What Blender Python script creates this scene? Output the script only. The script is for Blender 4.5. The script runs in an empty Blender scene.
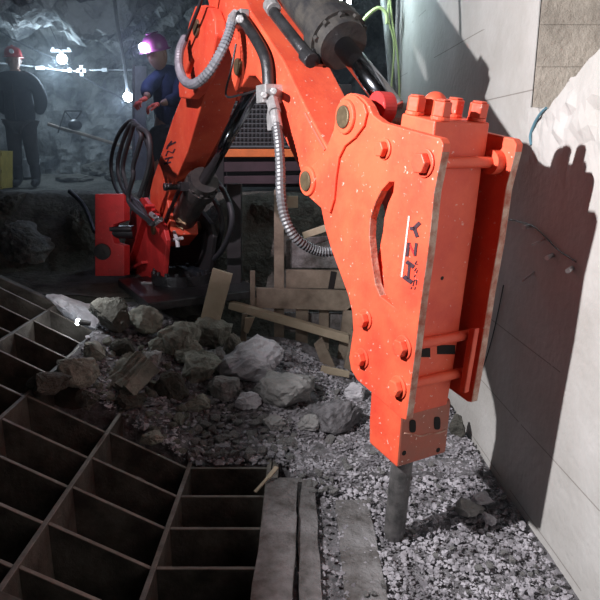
import bpy, bmesh, math, random
from mathutils import Vector, Matrix, noise, Quaternion
random.seed(11)
SC = bpy.context.scene
COL = SC.collection
V = Vector

# ------------------------------------------------------------------ camera
PITCH = math.atan(150/600); CP, SP = math.cos(PITCH), math.sin(PITCH); CAMH = 1.34
cd = bpy.data.cameras.new('camera'); cd.sensor_fit = 'HORIZONTAL'; cd.sensor_width = 36; cd.lens = 36.0
cd.clip_start = 0.05; cd.clip_end = 100
cam = bpy.data.objects.new('camera', cd); COL.objects.link(cam)
cam.location = (0, 0, CAMH); cam.rotation_euler = (math.pi/2 - PITCH, 0, 0)
SC.camera = cam
SC.view_settings.view_transform = 'Standard'; SC.view_settings.look = 'None'
SC.view_settings.gamma = 1; SC.view_settings.use_curve_mapping = False
SC.view_settings.exposure = 0.0

# ------------------------------------------------------------------ world and main lamps
w = bpy.data.worlds.new('world'); SC.world = w; w.use_nodes = True
w.node_tree.nodes['Background'].inputs[0].default_value = (0.75, 0.8, 0.9, 1)
w.node_tree.nodes['Background'].inputs[1].default_value = 0.075

def light(name, kind, loc, power, color=(1, 1, 1), size=0.05, target=None, angle=90, blend=0.5):
    l = bpy.data.lights.new(name, kind); l.energy = power; l.color = color
    if kind == 'AREA': l.size = size
    else: l.shadow_soft_size = size
    if kind == 'SPOT': l.spot_size = math.radians(angle); l.spot_blend = blend
    o = bpy.data.objects.new(name, l); COL.objects.link(o); o.location = loc
    if target is not None:
        o.rotation_euler = (V(target) - V(loc)).to_track_quat('-Z', 'Y').to_euler()
    return o
# cap lamp of the miner standing left of the photographer: the hard shadow on the wall
light('cap_lamp_light', 'SPOT', (-1.10, 0.98, 1.98), 400, (1.0, 0.975, 0.985), 0.018, (0.9, 1.66, 1.64), 108, 0.5)
# added spot that brightens the near side of the boom, its source unseen
light('boom_fill_light', 'SPOT', (-1.25, 1.2, 2.9), 380, (1.0, 0.84, 0.92), 0.03, (-0.62, 3.3, 1.75), 38, 0.8)
# lamps of the drift (their bulbs are built below at the same places)
light('hanging_lamp_light', 'POINT', (-3.16, 8.2, 2.38), 48, (0.62, 0.82, 1.0), 0.05)
light('work_lamp_light', 'POINT', (0.28, 4.50, 2.40), 20, (0.7, 0.95, 1.0), 0.05)
light('cap_lamp_light', 'POINT', (-1.36, 5.30, 2.15), 5, (0.55, 0.6, 1.0), 0.03)
light('hand_lamp_light', 'POINT', (-1.92, 6.8, 1.84), 12, (0.6, 0.75, 1.0), 0.03)
light('torch_light', 'POINT', (-1.13, 3.10, 0.66), 2.5, (0.95, 0.98, 1.0), 0.02)

# ------------------------------------------------------------------ projection helpers: a pixel and a real distance give a point
def ray(x, y):
    a = (x-300)/600; b = (300-y)/600
    return V((a, CP+b*SP, -SP+b*CP))
def at_y(x, y, Y):
    r = ray(x, y); k = Y/r.y
    return V((r.x*k, Y, CAMH+r.z*k))
def at_z(x, y, z):
    r = ray(x, y); k = (z-CAMH)/r.z
    return V((r.x*k, r.y*k, z))
def wall_x(Y): return 0.95 - 0.045*Y
def at_wall(x, y):
    r = ray(x, y); k = 0.95/(r.x+0.045*r.y)
    return V((r.x*k, r.y*k, CAMH+r.z*k))
# arm plane of the breaker: s along the arm, z up, t across
_l = math.hypot(1.24, 2.23); D = V((1.24/_l, -2.23/_l, 0)); T = V((2.23/_l, 1.24/_l, 0))
_r = ray(430, 300)*1.62; P0 = V((_r.x, _r.y, 0))
def arm(x, y, t=0):
    r = ray(x, y); q = P0+T*t
    k = (q.x*T.x+q.y*T.y)/(r.x*T.x+r.y*T.y)
    P = r*k
    return ((P.x-P0.x)*D.x+(P.y-P0.y)*D.y, CAMH+P.z)
def W(s, z, t): return V((P0.x+D.x*s+T.x*t, P0.y+D.y*s+T.y*t, z))
def apt(x, y, t=0):
    s, z = arm(x, y, t); return W(s, z, t)

# ------------------------------------------------------------------ materials
def new_mat(name):
    m = bpy.data.materials.new(name); m.use_nodes = True
    nt = m.node_tree; b = nt.nodes['Principled BSDF']
    return m, nt, b
def mat(name, col, rough=0.6, metal=0.0, var=0.0, scale=8, bump=0.0, bscale=40, col2=None, emit=None, estr=0, spec=None, alpha=None, dist=0.01, detail=6, cut=(0.35, 0.65)):
    m, nt, b = new_mat(name); N = nt.nodes; L = nt.links
    b.inputs['Base Color'].default_value = (*col, 1); b.inputs['Roughness'].default_value = rough; b.inputs['Metallic'].default_value = metal
    if spec is not None: b.inputs['Specular IOR Level'].default_value = spec
    tc = N.new('ShaderNodeTexCoord')
    if var > 0 or col2:
        n = N.new('ShaderNodeTexNoise'); n.inputs['Scale'].default_value = scale; n.inputs['Detail'].default_value = detail; n.inputs['Roughness'].default_value = 0.62
        L.new(tc.outputs['Object'], n.inputs['Vector'])
        r = N.new('ShaderNodeValToRGB'); L.new(n.outputs['Fac'], r.inputs['Fac'])
        c2 = col2 or tuple(c*(1-var) for c in col)
        r.color_ramp.elements[0].position = cut[0]; r.color_ramp.elements[1].position = cut[1]
        r.color_ramp.elements[0].color = (*c2, 1); r.color_ramp.elements[1].color = (*col, 1)
        L.new(r.outputs['Color'], b.inputs['Base Color'])
    if bump > 0:
        n = N.new('ShaderNodeTexNoise'); n.inputs['Scale'].default_value = bscale; n.inputs['Detail'].default_value = 8; n.inputs['Roughness'].default_value = 0.65
        L.new(tc.outputs['Object'], n.inputs['Vector'])
        bp = N.new('ShaderNodeBump'); bp.inputs['Strength'].default_value = bump; bp.inputs['Distance'].default_value = dist
        L.new(n.outputs['Fac'], bp.inputs['Height']); L.new(bp.outputs['Normal'], b.inputs['Normal'])
    if emit:
        b.inputs['Emission Color'].default_value = (*emit, 1); b.inputs['Emission Strength'].default_value = estr
    return m
def paint_mat(name, col, dirt, chips=0.5, worn=(0.75, 0.62, 0.55), rough=0.5):
    m, nt, b = new_mat(name); N = nt.nodes; L = nt.links
    tc = N.new('ShaderNodeTexCoord')
    n1 = N.new('ShaderNodeTexNoise'); n1.inputs['Scale'].default_value = 5; n1.inputs['Detail'].default_value = 7; n1.inputs['Roughness'].default_value = 0.65
    L.new(tc.outputs['Object'], n1.inputs['Vector'])
    r1 = N.new('ShaderNodeValToRGB'); r1.color_ramp.elements[0].position = 0.3; r1.color_ramp.elements[1].position = 0.62
    r1.color_ramp.elements[0].color = (*dirt, 1); r1.color_ramp.elements[1].color = (*col, 1)
    L.new(n1.outputs['Fac'], r1.inputs['Fac'])
    n2 = N.new('ShaderNodeTexNoise'); n2.inputs['Scale'].default_value = 70; n2.inputs['Detail'].default_value = 3
    L.new(tc.outputs['Object'], n2.inputs['Vector'])
    r2 = N.new('ShaderNodeValToRGB'); r2.color_ramp.elements[0].position = 0.68; r2.color_ramp.elements[1].position = 0.72
    r2.color_ramp.elements[0].color = (0, 0, 0, 1); r2.color_ramp.elements[1].color = (chips, chips, chips, 1)
    L.new(n2.outputs['Fac'], r2.inputs['Fac'])
    mx = N.new('ShaderNodeMix'); mx.data_type = 'RGBA'; L.new(r2.outputs['Color'], mx.inputs['Factor'])
    L.new(r1.outputs['Color'], mx.inputs[6]); mx.inputs[7].default_value = (*worn, 1)
    L.new(mx.outputs[2], b.inputs['Base Color'])
    b.inputs['Roughness'].default_value = rough
    bp = N.new('ShaderNodeBump'); bp.inputs['Strength'].default_value = 0.25; bp.inputs['Distance'].default_value = 0.004
    L.new(n2.outputs['Fac'], bp.inputs['Height']); L.new(bp.outputs['Normal'], b.inputs['Normal'])
    return m

M = {}
M['orange'] = paint_mat('orange_red_paint', (0.78, 0.115, 0.052), (0.62, 0.055, 0.03), 0.55)
M['orange_worn'] = paint_mat('scraped_paint', (0.42, 0.10, 0.06), (0.25, 0.12, 0.09), 0.9)
M['edge'] = mat('bare_scraped_steel', (0.58, 0.40, 0.32), 0.6, 0.0, scale=26, col2=(0.36, 0.09, 0.05), bump=0.5, bscale=60)
M['bracket_red'] = paint_mat('bright_red_paint', (0.62, 0.035, 0.035), (0.34, 0.02, 0.02), 0.2)
M['dark_steel'] = mat('oily_dark_steel', (0.05, 0.05, 0.055), 0.38, 0.5, 0.5, 20, 0.3, 60)
M['black_paint'] = mat('black_cylinder_paint', (0.022, 0.022, 0.025), 0.38, 0.0, scale=14, col2=(0.06, 0.055, 0.05), bump=0.25, bscale=50)
M['chrome'] = mat('chrome_rod', (0.32, 0.34, 0.38), 0.14, 1.0, 0.2, 10)
M['pin'] = mat('greasy_pin_steel', (0.20, 0.15, 0.09), 0.5, 0.6, 0.4, 30, 0.3, 60)
M['chisel'] = mat('chisel_steel', (0.22, 0.21, 0.21), 0.42, 0.55, scale=16, col2=(0.08, 0.08, 0.08), bump=0.6, bscale=30)
M['hose_grey'] = mat('dark_grey_spiral_hose', (0.11, 0.11, 0.12), 0.45, 0.1, 0.3, 20)
M['hose'] = mat('grey_spiral_hose', (0.22, 0.23, 0.26), 0.45, 0.1, 0.3, 20)
M['hose_dark'] = mat('dark_rubber_hose', (0.030, 0.032, 0.038), 0.6, 0.0, 0.3, 20)
M['zinc'] = mat('dusty_zinc', (0.42, 0.41, 0.42), 0.45, 0.5, 0.35, 40, 0.3, 80)
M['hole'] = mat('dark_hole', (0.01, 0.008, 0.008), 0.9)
M['black_print'] = mat('black_lettering', (0.05, 0.02, 0.03), 0.6)
M['white_print'] = mat('pale_lettering', (0.62, 0.50, 0.46), 0.6)
M['cream_print'] = mat('cream_lettering', (0.55, 0.40, 0.24), 0.7)
M['grid'] = mat('grizzly_steel', (0.105, 0.092, 0.078), 0.72, 0.1, scale=9, col2=(0.035, 0.028, 0.024), bump=0.6, bscale=35)
M['grid_edge'] = mat('polished_bar_edge', (0.24, 0.215, 0.19), 0.55, 0.2, scale=14, col2=(0.12, 0.105, 0.09), bump=0.4, bscale=50)
M['rock_d'] = mat('dark_rock', (0.125, 0.12, 0.105), 0.9, 0, scale=5, col2=(0.05, 0.048, 0.04), bump=1.0, bscale=9, dist=0.06)
M['rock_w'] = mat('drift_rock', (0.38, 0.39, 0.38), 0.9, 0, scale=2.4, col2=(0.075, 0.08, 0.085), bump=1.0, bscale=9, dist=0.10, cut=(0.40, 0.60), detail=9)
M['boulder'] = mat('grey_boulder', (0.40, 0.39, 0.39), 0.9, 0, scale=7, col2=(0.22, 0.215, 0.21), bump=0.9, bscale=22, dist=0.02)
M['boulder_g'] = mat('greenish_boulder', (0.36, 0.36, 0.31), 0.9, 0, scale=9, col2=(0.19, 0.19, 0.165), bump=0.9, bscale=22, dist=0.02)
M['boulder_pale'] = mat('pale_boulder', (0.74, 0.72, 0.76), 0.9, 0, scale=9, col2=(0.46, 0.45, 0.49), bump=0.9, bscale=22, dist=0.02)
M['gravel'] = mat('gravel_grey', (0.50, 0.48, 0.52), 0.9, 0, scale=9, col2=(0.15, 0.14, 0.155), bump=0.8, bscale=50, dist=0.008)
M['gravel_bed'] = mat('fines_bed', (0.25, 0.24, 0.255), 0.95, 0, scale=26, col2=(0.085, 0.08, 0.085), bump=1.0, bscale=80, dist=0.012)
M['wood'] = mat('weathered_wood', (0.27, 0.22, 0.17), 0.8, 0, scale=7, col2=(0.13, 0.10, 0.075), bump=0.6, bscale=20)
M['wood_pale'] = mat('pale_wood', (0.42, 0.35, 0.26), 0.8, 0, scale=7, col2=(0.33, 0.27, 0.19), bump=0.5, bscale=20)
M['wood_dusty'] = mat('dust_covered_timber', (0.27, 0.26, 0.265), 0.9, 0, scale=9, col2=(0.09, 0.08, 0.075), bump=1.0, bscale=30, dist=0.02)
M['skin'] = mat('skin', (0.30, 0.16, 0.11), 0.6, 0, 0.15, 20)
M['cloth_dark'] = mat('dark_work_cloth', (0.030, 0.034, 0.042), 0.9, 0, scale=10, col2=(0.016, 0.018, 0.024), bump=0.6, bscale=16, dist=0.02)
M['cloth_brown'] = mat('brown_work_trousers', (0.045, 0.040, 0.037), 0.9, 0, scale=10, col2=(0.022, 0.02, 0.02), bump=0.6, bscale=16, dist=0.02)
M['cloth_blue'] = mat('blue_work_cloth', (0.022, 0.036, 0.09), 0.9, 0, scale=10, col2=(0.012, 0.018, 0.05), bump=0.6, bscale=16, dist=0.02)
M['boot'] = mat('black_boot_rubber', (0.012, 0.012, 0.014), 0.5)
M['helmet'] = mat('red_helmet', (0.42, 0.025, 0.03), 0.35)
M['helmet2'] = mat('violet_helmet', (0.20, 0.05, 0.16), 0.35)
M['yellow'] = mat('yellow_box_paint', (0.62, 0.50, 0.10), 0.6, 0, 0.3, 6)
M['white'] = mat('dusty_white', (0.62, 0.64, 0.66), 0.6, 0, 0.3, 8)
M['bulb'] = mat('lamp_glow', (1, 1, 1), 0.5, emit=(0.82, 0.93, 1.0), estr=60)
M['bulb_v'] = mat('lamp_glow_violet', (1, 1, 1), 0.5, emit=(0.72, 0.75, 1.0), estr=60)
M['machine'] = mat('dark_violet_machine_paint', (0.060, 0.032, 0.045), 0.6, 0, 0.4, 6)
M['machine_dk'] = mat('black_paint_and_clevis_shade', (0.018, 0.018, 0.02), 0.6, 0, 0.4, 6)
M['rail'] = mat('orange_rail_paint', (0.85, 0.20, 0.04), 0.5, 0, 0.2, 10)
M['mesh'] = mat('grille_wire', (0.10, 0.11, 0.12), 0.5, 0.4)
M['pipe'] = mat('grey_pipe', (0.30, 0.32, 0.31), 0.55, 0.1, 0.3, 8)
M['greenhose'] = mat('yellow_green_hose', (0.42, 0.50, 0.22), 0.6)
M['blue_wire'] = mat('blue_wire', (0.10, 0.22, 0.28), 0.6)
M['glove'] = mat('orange_glove', (0.65, 0.10, 0.07), 0.8)

def concrete():
    m, nt, b = new_mat('cast_concrete'); N = nt.nodes; L = nt.links
    tc = N.new('ShaderNodeTexCoord')
    n = N.new('ShaderNodeTexNoise'); n.inputs['Scale'].default_value = 2.2; n.inputs['Detail'].default_value = 10; n.inputs['Roughness'].default_value = 0.6
    L.new(tc.outputs['Object'], n.inputs['Vector'])
    r = N.new('ShaderNodeValToRGB'); r.color_ramp.elements[0].position = 0.3; r.color_ramp.elements[1].position = 0.7
    r.color_ramp.elements[0].color = (0.40, 0.385, 0.36, 1); r.color_ramp.elements[1].color = (0.56, 0.55, 0.535, 1)
    L.new(n.outputs['Fac'], r.inputs['Fac'])
    # broken dark shuttering joints every 0.3 m in height
    sx = N.new('ShaderNodeSeparateXYZ'); L.new(tc.outputs['Object'], sx.inputs[0])
    mul = N.new('ShaderNodeMath'); mul.operation = 'MULTIPLY'; mul.inputs[1].default_value = 1/0.31; L.new(sx.outputs['Z'], mul.inputs[0])
    fr = N.new('ShaderNodeMath'); fr.operation = 'FRACT'; L.new(mul.outputs[0], fr.inputs[0])
    lt = N.new('ShaderNodeMath'); lt.operation = 'LESS_THAN'; lt.inputs[1].default_value = 0.016; L.new(fr.outputs[0], lt.inputs[0])
    n2 = N.new('ShaderNodeTexNoise'); n2.inputs['Scale'].default_value = 1.3; n2.inputs['Detail'].default_value = 5
    L.new(tc.outputs['Object'], n2.inputs['Vector'])
    g = N.new('ShaderNodeMath'); g.operation = 'GREATER_THAN'; g.inputs[1].default_value = 0.52; L.new(n2.outputs['Fac'], g.inputs[0])
    mm = N.new('ShaderNodeMath'); mm.operation = 'MULTIPLY'; L.new(lt.outputs[0], mm.inputs[0]); L.new(g.outputs[0], mm.inputs[1])
    m8 = N.new('ShaderNodeMath'); m8.operation = 'MULTIPLY'; m8.inputs[1].default_value = 0.6; L.new(mm.outputs[0], m8.inputs[0])
    mx = N.new('ShaderNodeMix'); mx.data_type = 'RGBA'; L.new(m8.outputs[0], mx.inputs['Factor'])
    L.new(r.outputs['Color'], mx.inputs[6]); mx.inputs[7].default_value = (0.14, 0.12, 0.10, 1)
    L.new(mx.outputs[2], b.inputs['Base Color'])
    b.inputs['Roughness'].default_value = 0.85
    n3 = N.new('ShaderNodeTexNoise'); n3.inputs['Scale'].default_value = 30; n3.inputs['Detail'].default_value = 8
    L.new(tc.outputs['Object'], n3.inputs['Vector'])
    bp = N.new('ShaderNodeBump'); bp.inputs['Strength'].default_value = 0.4; bp.inputs['Distance'].default_value = 0.01
    L.new(n3.outputs['Fac'], bp.inputs['Height']); L.new(bp.outputs['Normal'], b.inputs['Normal'])
    return m
M['concrete'] = concrete()
M['concrete_brown'] = mat('brown_concrete', (0.46, 0.415, 0.36), 0.9, 0, scale=4, col2=(0.29, 0.26, 0.225), bump=0.7, bscale=18, dist=0.02)

# ------------------------------------------------------------------ object helpers
def tag(o, label=None, cat=None, group=None, kind=None):
    if label: o['label'] = label
    if cat: o['category'] = cat
    if group: o['group'] = group
    if kind: o['kind'] = kind
    return o
WORLD = {}
def thing(name, label, cat, loc=(0, 0, 0), group=None):
    o = bpy.data.objects.new(name, None); COL.objects.link(o); o.location = loc; o.empty_display_size = 0.1
    WORLD[o.name] = V(loc)
    return tag(o, label, cat, group)
def wloc(o):
    return WORLD.get(o.name, V((0, 0, 0)))
def obj(name, bm, m, parent=None, origin=None, smooth=False, bevel=0, label=None, m2=None, rule=None):
    """links a bmesh built in world coordinates as ONE mesh object"""
    me = bpy.data.meshes.new(name)
    bmesh.ops.recalc_face_normals(bm, faces=bm.faces)
    off = V(origin) if origin is not None else (V((0, 0, 0)) if parent is None else wloc(parent))
    if m2 is not None:
        bm.normal_update()
        for f in bm.faces:
            if rule(f): f.material_index = 1
    bmesh.ops.translate(bm, verts=bm.verts, vec=-off)
    bm.to_mesh(me); bm.free()
    me.materials.append(m if not isinstance(m, str) else M[m])
    if m2 is not None: me.materials.append(m2 if not isinstance(m2, str) else M[m2])
    if smooth:
        for p in me.polygons: p.use_smooth = True
    o = bpy.data.objects.new(name, me); COL.objects.link(o)
    if parent is not None:
        o.parent = parent; o.location = off - wloc(parent)
    else: o.location = off
    WORLD[o.name] = off
    if bevel:
        b = o.modifiers.new('bevel', 'BEVEL'); b.width = bevel; b.segments = 2; b.limit_method = 'ANGLE'; b.angle_limit = math.radians(35)
    if label: o['label'] = label
    return o
def base_of(bm):
    xs = [v.co.x for v in bm.verts]; ys = [v.co.y for v in bm.verts]; zs = [v.co.z for v in bm.verts]
    return V(((min(xs)+max(xs))/2, (min(ys)+max(ys))/2, min(zs)))
def solo(name, bm, m, label, cat, group=None, kind=None, **k):
    o = obj(name, bm, m, None, origin=base_of(bm), **k)
    return tag(o, label, cat, group, kind)
def struct(name, bm, m, parent=None, **k):
    o = obj(name, bm, m, parent, **k)
    if parent is None: o['kind'] = 'structure'
    return o
def join(bm, other):
    me = bpy.data.meshes.new('tmp'); other.to_mesh(me); other.free(); bm.from_mesh(me); bpy.data.meshes.remove(me)
def prism_pts(bm, pts, vec, holes=()):
    """planar outline (3D points) with holes, given thickness vec"""
    es = []
    for loop in [pts]+list(holes):
        vs = [bm.verts.new(p) for p in loop]
        for i in range(len(vs)): es.append(bm.edges.new((vs[i], vs[(i+1) % len(vs)])))
    if holes:
        r = bmesh.ops.triangle_fill(bm, use_beauty=True, use_dissolve=False, edges=es)
        fs = [g for g in r['geom'] if isinstance(g, bmesh.types.BMFace)]
    else:
        seen = []
        for e in es:
            for v_ in e.verts:
                if v_ not in seen: seen.append(v_)
        vs = [es[0].verts[0]]
        fs = [bm.faces.new([e for e in _loop(es)])]
    r = bmesh.ops.extrude_face_region(bm, geom=fs)
    bmesh.ops.translate(bm, verts=[g for g in r['geom'] if isinstance(g, bmesh.types.BMVert)], vec=vec)
    return bm
def _loop(es):
    return [e.verts[0] for e in es]
def aprism(pix, t0, t1, holes=(), tp=None, bm=None):
    """outline given by its picture points, lying in the arm plane at offset tp, thick from t0 to t1"""
    bm = bm or bmesh.new(); tp = t0 if tp is None else tp
    def f(L): return [W(*arm(x, y, tp), t0) for x, y in L]
    return prism_pts(bm, f(pix), T*(t1-t0), [f(h) for h in holes])
def box(bm, c, size, rot=None):
    """box by centre, size, optional 3x3 rotation"""
    R = rot or Matrix.Identity(3)
    vs = []
    for i in (-1, 1):
        for j in (-1, 1):
            for k in (-1, 1):
                vs.append(bm.verts.new(V(c)+R @ V((i*size[0]/2, j*size[1]/2, k*size[2]/2))))
    for f in ((0, 1, 3, 2), (4, 6, 7, 5), (0, 4, 5, 1), (2, 3, 7, 6), (0, 2, 6, 4), (1, 5, 7, 3)):
        bm.faces.new([vs[i] for i in f])
    return bm
def beam(bm, a, b, wdt, thk, up=(0, 0, 1)):
    a = V(a); b = V(b); x = (b-a).normalized(); y = V(up).cross(x)
    if y.length < 1e-4: y = V((0, 1, 0)).cross(x)
    y.normalize(); z = x.cross(y)
    R = Matrix((x, y, z)).transposed()
    return box(bm, (a+b)/2, ((b-a).length, wdt, thk), R)
def cyl(bm, a, b, r, r2=None, n=24):
    a = V(a); b = V(b); r2 = r if r2 is None else r2
    q = (b-a).to_track_quat('Z', 'Y'); rings = []
    for P, R in ((a, r), (b, r2)):
        rings.append([bm.verts.new(P+q @ V((R*math.cos(2*math.pi*i/n), R*math.sin(2*math.pi*i/n), 0))) for i in range(n)])
    for i in range(n):
        bm.faces.new((rings[0][i], rings[0][(i+1) % n], rings[1][(i+1) % n], rings[1][i]))
    bm.faces.new(rings[0][::-1]); bm.faces.new(rings[1])
    return bm
def ringed(bm, a, b, prof, n=24):
    """lathe along a->b, prof = [(fraction, radius)]"""
    a = V(a); b = V(b); q = (b-a).to_track_quat('Z', 'Y'); L = []
    for f, R in prof:
        P = a.lerp(b, f); L.append([bm.verts.new(P+q @ V((R*math.cos(2*math.pi*i/n), R*math.sin(2*math.pi*i/n), 0))) for i in range(n)])
    for k in range(len(L)-1):
        for i in range(n): bm.faces.new((L[k][i], L[k][(i+1) % n], L[k+1][(i+1) % n], L[k+1][i]))
    bm.faces.new(L[0][::-1]); bm.faces.new(L[-1])
    return bm
def spline(pts, n=8):
    pts = [V(p) for p in pts]; P = [pts[0]*2-pts[1]]+pts+[pts[-1]*2-pts[-2]]; out = []
    for i in range(1, len(P)-2):
        for k in range(n):
            t = k/n; a, b, c, d = P[i-1:i+3]
            out.append(0.5*((2*b)+(c-a)*t+(2*a-5*b+4*c-d)*t*t+(3*b-a-3*c+d)*t**3))
    out.append(P[-2]); return out
def tube(bm, pts, r, n=10, rib=0, ribp=2, curve=True, step=None):
    if curve: pts = spline(pts, 10)
    pts = [V(p) for p in pts]
    if step:
        out = [pts[0]]; acc = 0
        for i in range(1, len(pts)):
            a, b = pts[i-1], pts[i]; l = (b-a).length; k = max(1, round(l/step))
            for j in range(1, k+1): out.append(a.lerp(b, j/k))
        pts = out
    tan = (pts[1]-pts[0]).normalized(); u = tan.orthogonal().normalized(); prev = None
    rings = []
    for i, p in enumerate(pts):
        tn = (pts[min(i+1, len(pts)-1)]-pts[max(i-1, 0)]).normalized()
        u = (u-tn*u.dot(tn)).normalized(); v = tn.cross(u)
        R = r*(1-(rib if (i//1) % ribp == 0 else 0))
        rings.append([bm.verts.new(p+(u*math.cos(2*math.pi*k/n)+v*math.sin(2*math.pi*k/n))*R) for k in range(n)])
    for a, b in zip(rings, rings[1:]):
        for k in range(n): bm.faces.new((a[k], a[(k+1) % n], b[(k+1) % n], b[k]))
    bm.faces.new(rings[0][::-1]); bm.faces.new(rings[-1])
    return bm
def hexbolt(bm, c, axis, r, h, n=6, washer=0):
    c = V(c); a = V(axis).normalized()
    if washer: cyl(bm, c, c+a*0.008, washer, n=24); c = c+a*0.008
    return cyl(bm, c, c+a*h, r, r*0.94, n)
def rock_bm(seed, size, pos=(0, 0, 0), n=15, flat=1.0, sub=2, rough=0.05, cuts=True):
    """angular stone: hull of scattered points, edges worn, surface roughened"""
    rd = random.Random(seed); bm = bmesh.new()
    for i in range(n):
        d = V((rd.gauss(0, 1), rd.gauss(0, 1), rd.gauss(0, 1))).normalized()*rd.uniform(0.8, 1.0)
        bm.verts.new((d.x, d.y, d.z*flat))
    r = bmesh.ops.convex_hull(bm, input=bm.verts)
    bmesh.ops.delete(bm, geom=[g for g in r['geom_interior'] if isinstance(g, bmesh.types.BMVert)], context='VERTS')
    if sub:
        bmesh.ops.subdivide_edges(bm, edges=bm.edges, cuts=1, use_grid_fill=True, smooth=0.12)
        bmesh.ops.triangulate(bm, faces=bm.faces)
        for _ in range(sub-1): bmesh.ops.subdivide_edges(bm, edges=bm.edges, cuts=1, use_grid_fill=True)
        o = V((rd.uniform(0, 99), rd.uniform(0, 99), 0))
        for v in bm.verts:
            k = noise.fractal(v.co*1.7+o, 1.0, 2.0, 5)*rough*2.4 + (noise.noise(v.co*6+o))*rough*0.8
            v.co += v.co.normalized()*k
    sx, sy, sz = size
    for v in bm.verts: v.co = V((v.co.x*sx, v.co.y*sy, v.co.z*sz))+V(pos)
    return bm

# ------------------------------------------------------------------ ground shape
def sstep(a, b, x):
    t = max(0, min(1, (x-a)/(b-a))); return t*t*(3-2*t)
def front(x): return 2.36 + (max(0, -0.46-x))*0.38
def base_z(x): return max(0, 0.5*(-0.485-x))*0.985
def heap(x, y):
    """height of the rubble heap, or the bed of fines on the right"""
    b = base_z(max(x, -1.6))
    h = sstep(0, 0.95, y-front(min(x, -0.15)))
    left = sstep(-1.32, -1.0, x)
    amp = 0.16*(1-sstep(-0.15, 0.35, x)) + 0.05 - 0.05*sstep(-0.6, -1.1, x)
    return b + h*amp*left + 0.012*noise.noise(V((x*7, y*7, 1)))
def bank(x, y):
    """ledge behind the heap, rock bank, and the drift floor beyond"""
    xl = sstep(-0.55, -0.95, x)*1.0
    ledge = 0.46*xl
    y0 = 3.95+0.5*xl; y1 = y0+0.55
    k = sstep(y0, y1, y+0.10*noise.noise(V((x*1.4, y, 4))))
    top = 1.0 - 0.058*(y-5) + 0.10*sstep(7.4, 9, y)*2.2
    z = ledge*(1-k)+top*k
    z += 0.10*noise.fractal(V((x*1.5, y*1.5, 2)), 1, 2, 5)*(0.25+k*(1-k)*4*0.9) + 0.02*noise.noise(V((x*9, y*9, 0)))
    return z
def on_surface(px, py, f, y0=1.2, y1=9):
    r = ray(px, py); k = y0
    while k < y1:
        P = V((r.x*k, r.y*k, CAMH+r.z*k))
        if P.z <= f(P.x, P.y): return P
        k += 0.01
    return P
def grid_bm(xs, ys, f):
    bm = bmesh.new(); G = [[bm.verts.new((x, y, f(x, y))) for x in xs] for y in ys]
    for j in range(len(ys)-1):
        for i in range(len(xs)-1): bm.faces.new((G[j][i], G[j][i+1], G[j+1][i+1], G[j+1][i]))
    return bm
def lin(a, b, n): return [a+(b-a)*i/(n-1) for i in range(n)]

# ------------------------------------------------------------------ the setting
struct('floor_bank', grid_bm(lin(-6.2, 1.9, 150), lin(3.62, 12.2, 150), bank), 'rock_d', smooth=True)
# pit below the grizzly and its walls
bm = bmesh.new(); box(bm, (-1.6, 2.0, -1.3), (4.2, 5.0, 0.1)); struct('floor_pit', bm, 'rock_d')
bm = grid_bm(lin(-3.4, 0.7, 50), lin(0, 1, 14), lambda x, y: y)
for v in bm.verts:
    u = v.co.y; v.co.y = 3.66+0.06*noise.noise(V((v.co.x*3, u*4, 0))); v.co.z = -1.3+u*(1.3+bank(v.co.x, 3.66))-0.004
struct('wall_pit', bm, 'rock_d', smooth=True)
# floor to the right of the grizzly
bm = grid_bm(lin(-0.045, 1.0, 40), lin(0.0, 3.95, 90), lambda x, y: 0.006*noise.noise(V((x*9, y*9, 0)))-0.03)
r = bmesh.ops.extrude_face_region(bm, geom=list(bm.faces)); bmesh.ops.translate(bm, verts=[g for g in r['geom'] if isinstance(g, bmesh.types.BMVert)], vec=(0, 0, -1.2))
struct('floor_right', bm, 'gravel_bed')
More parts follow.
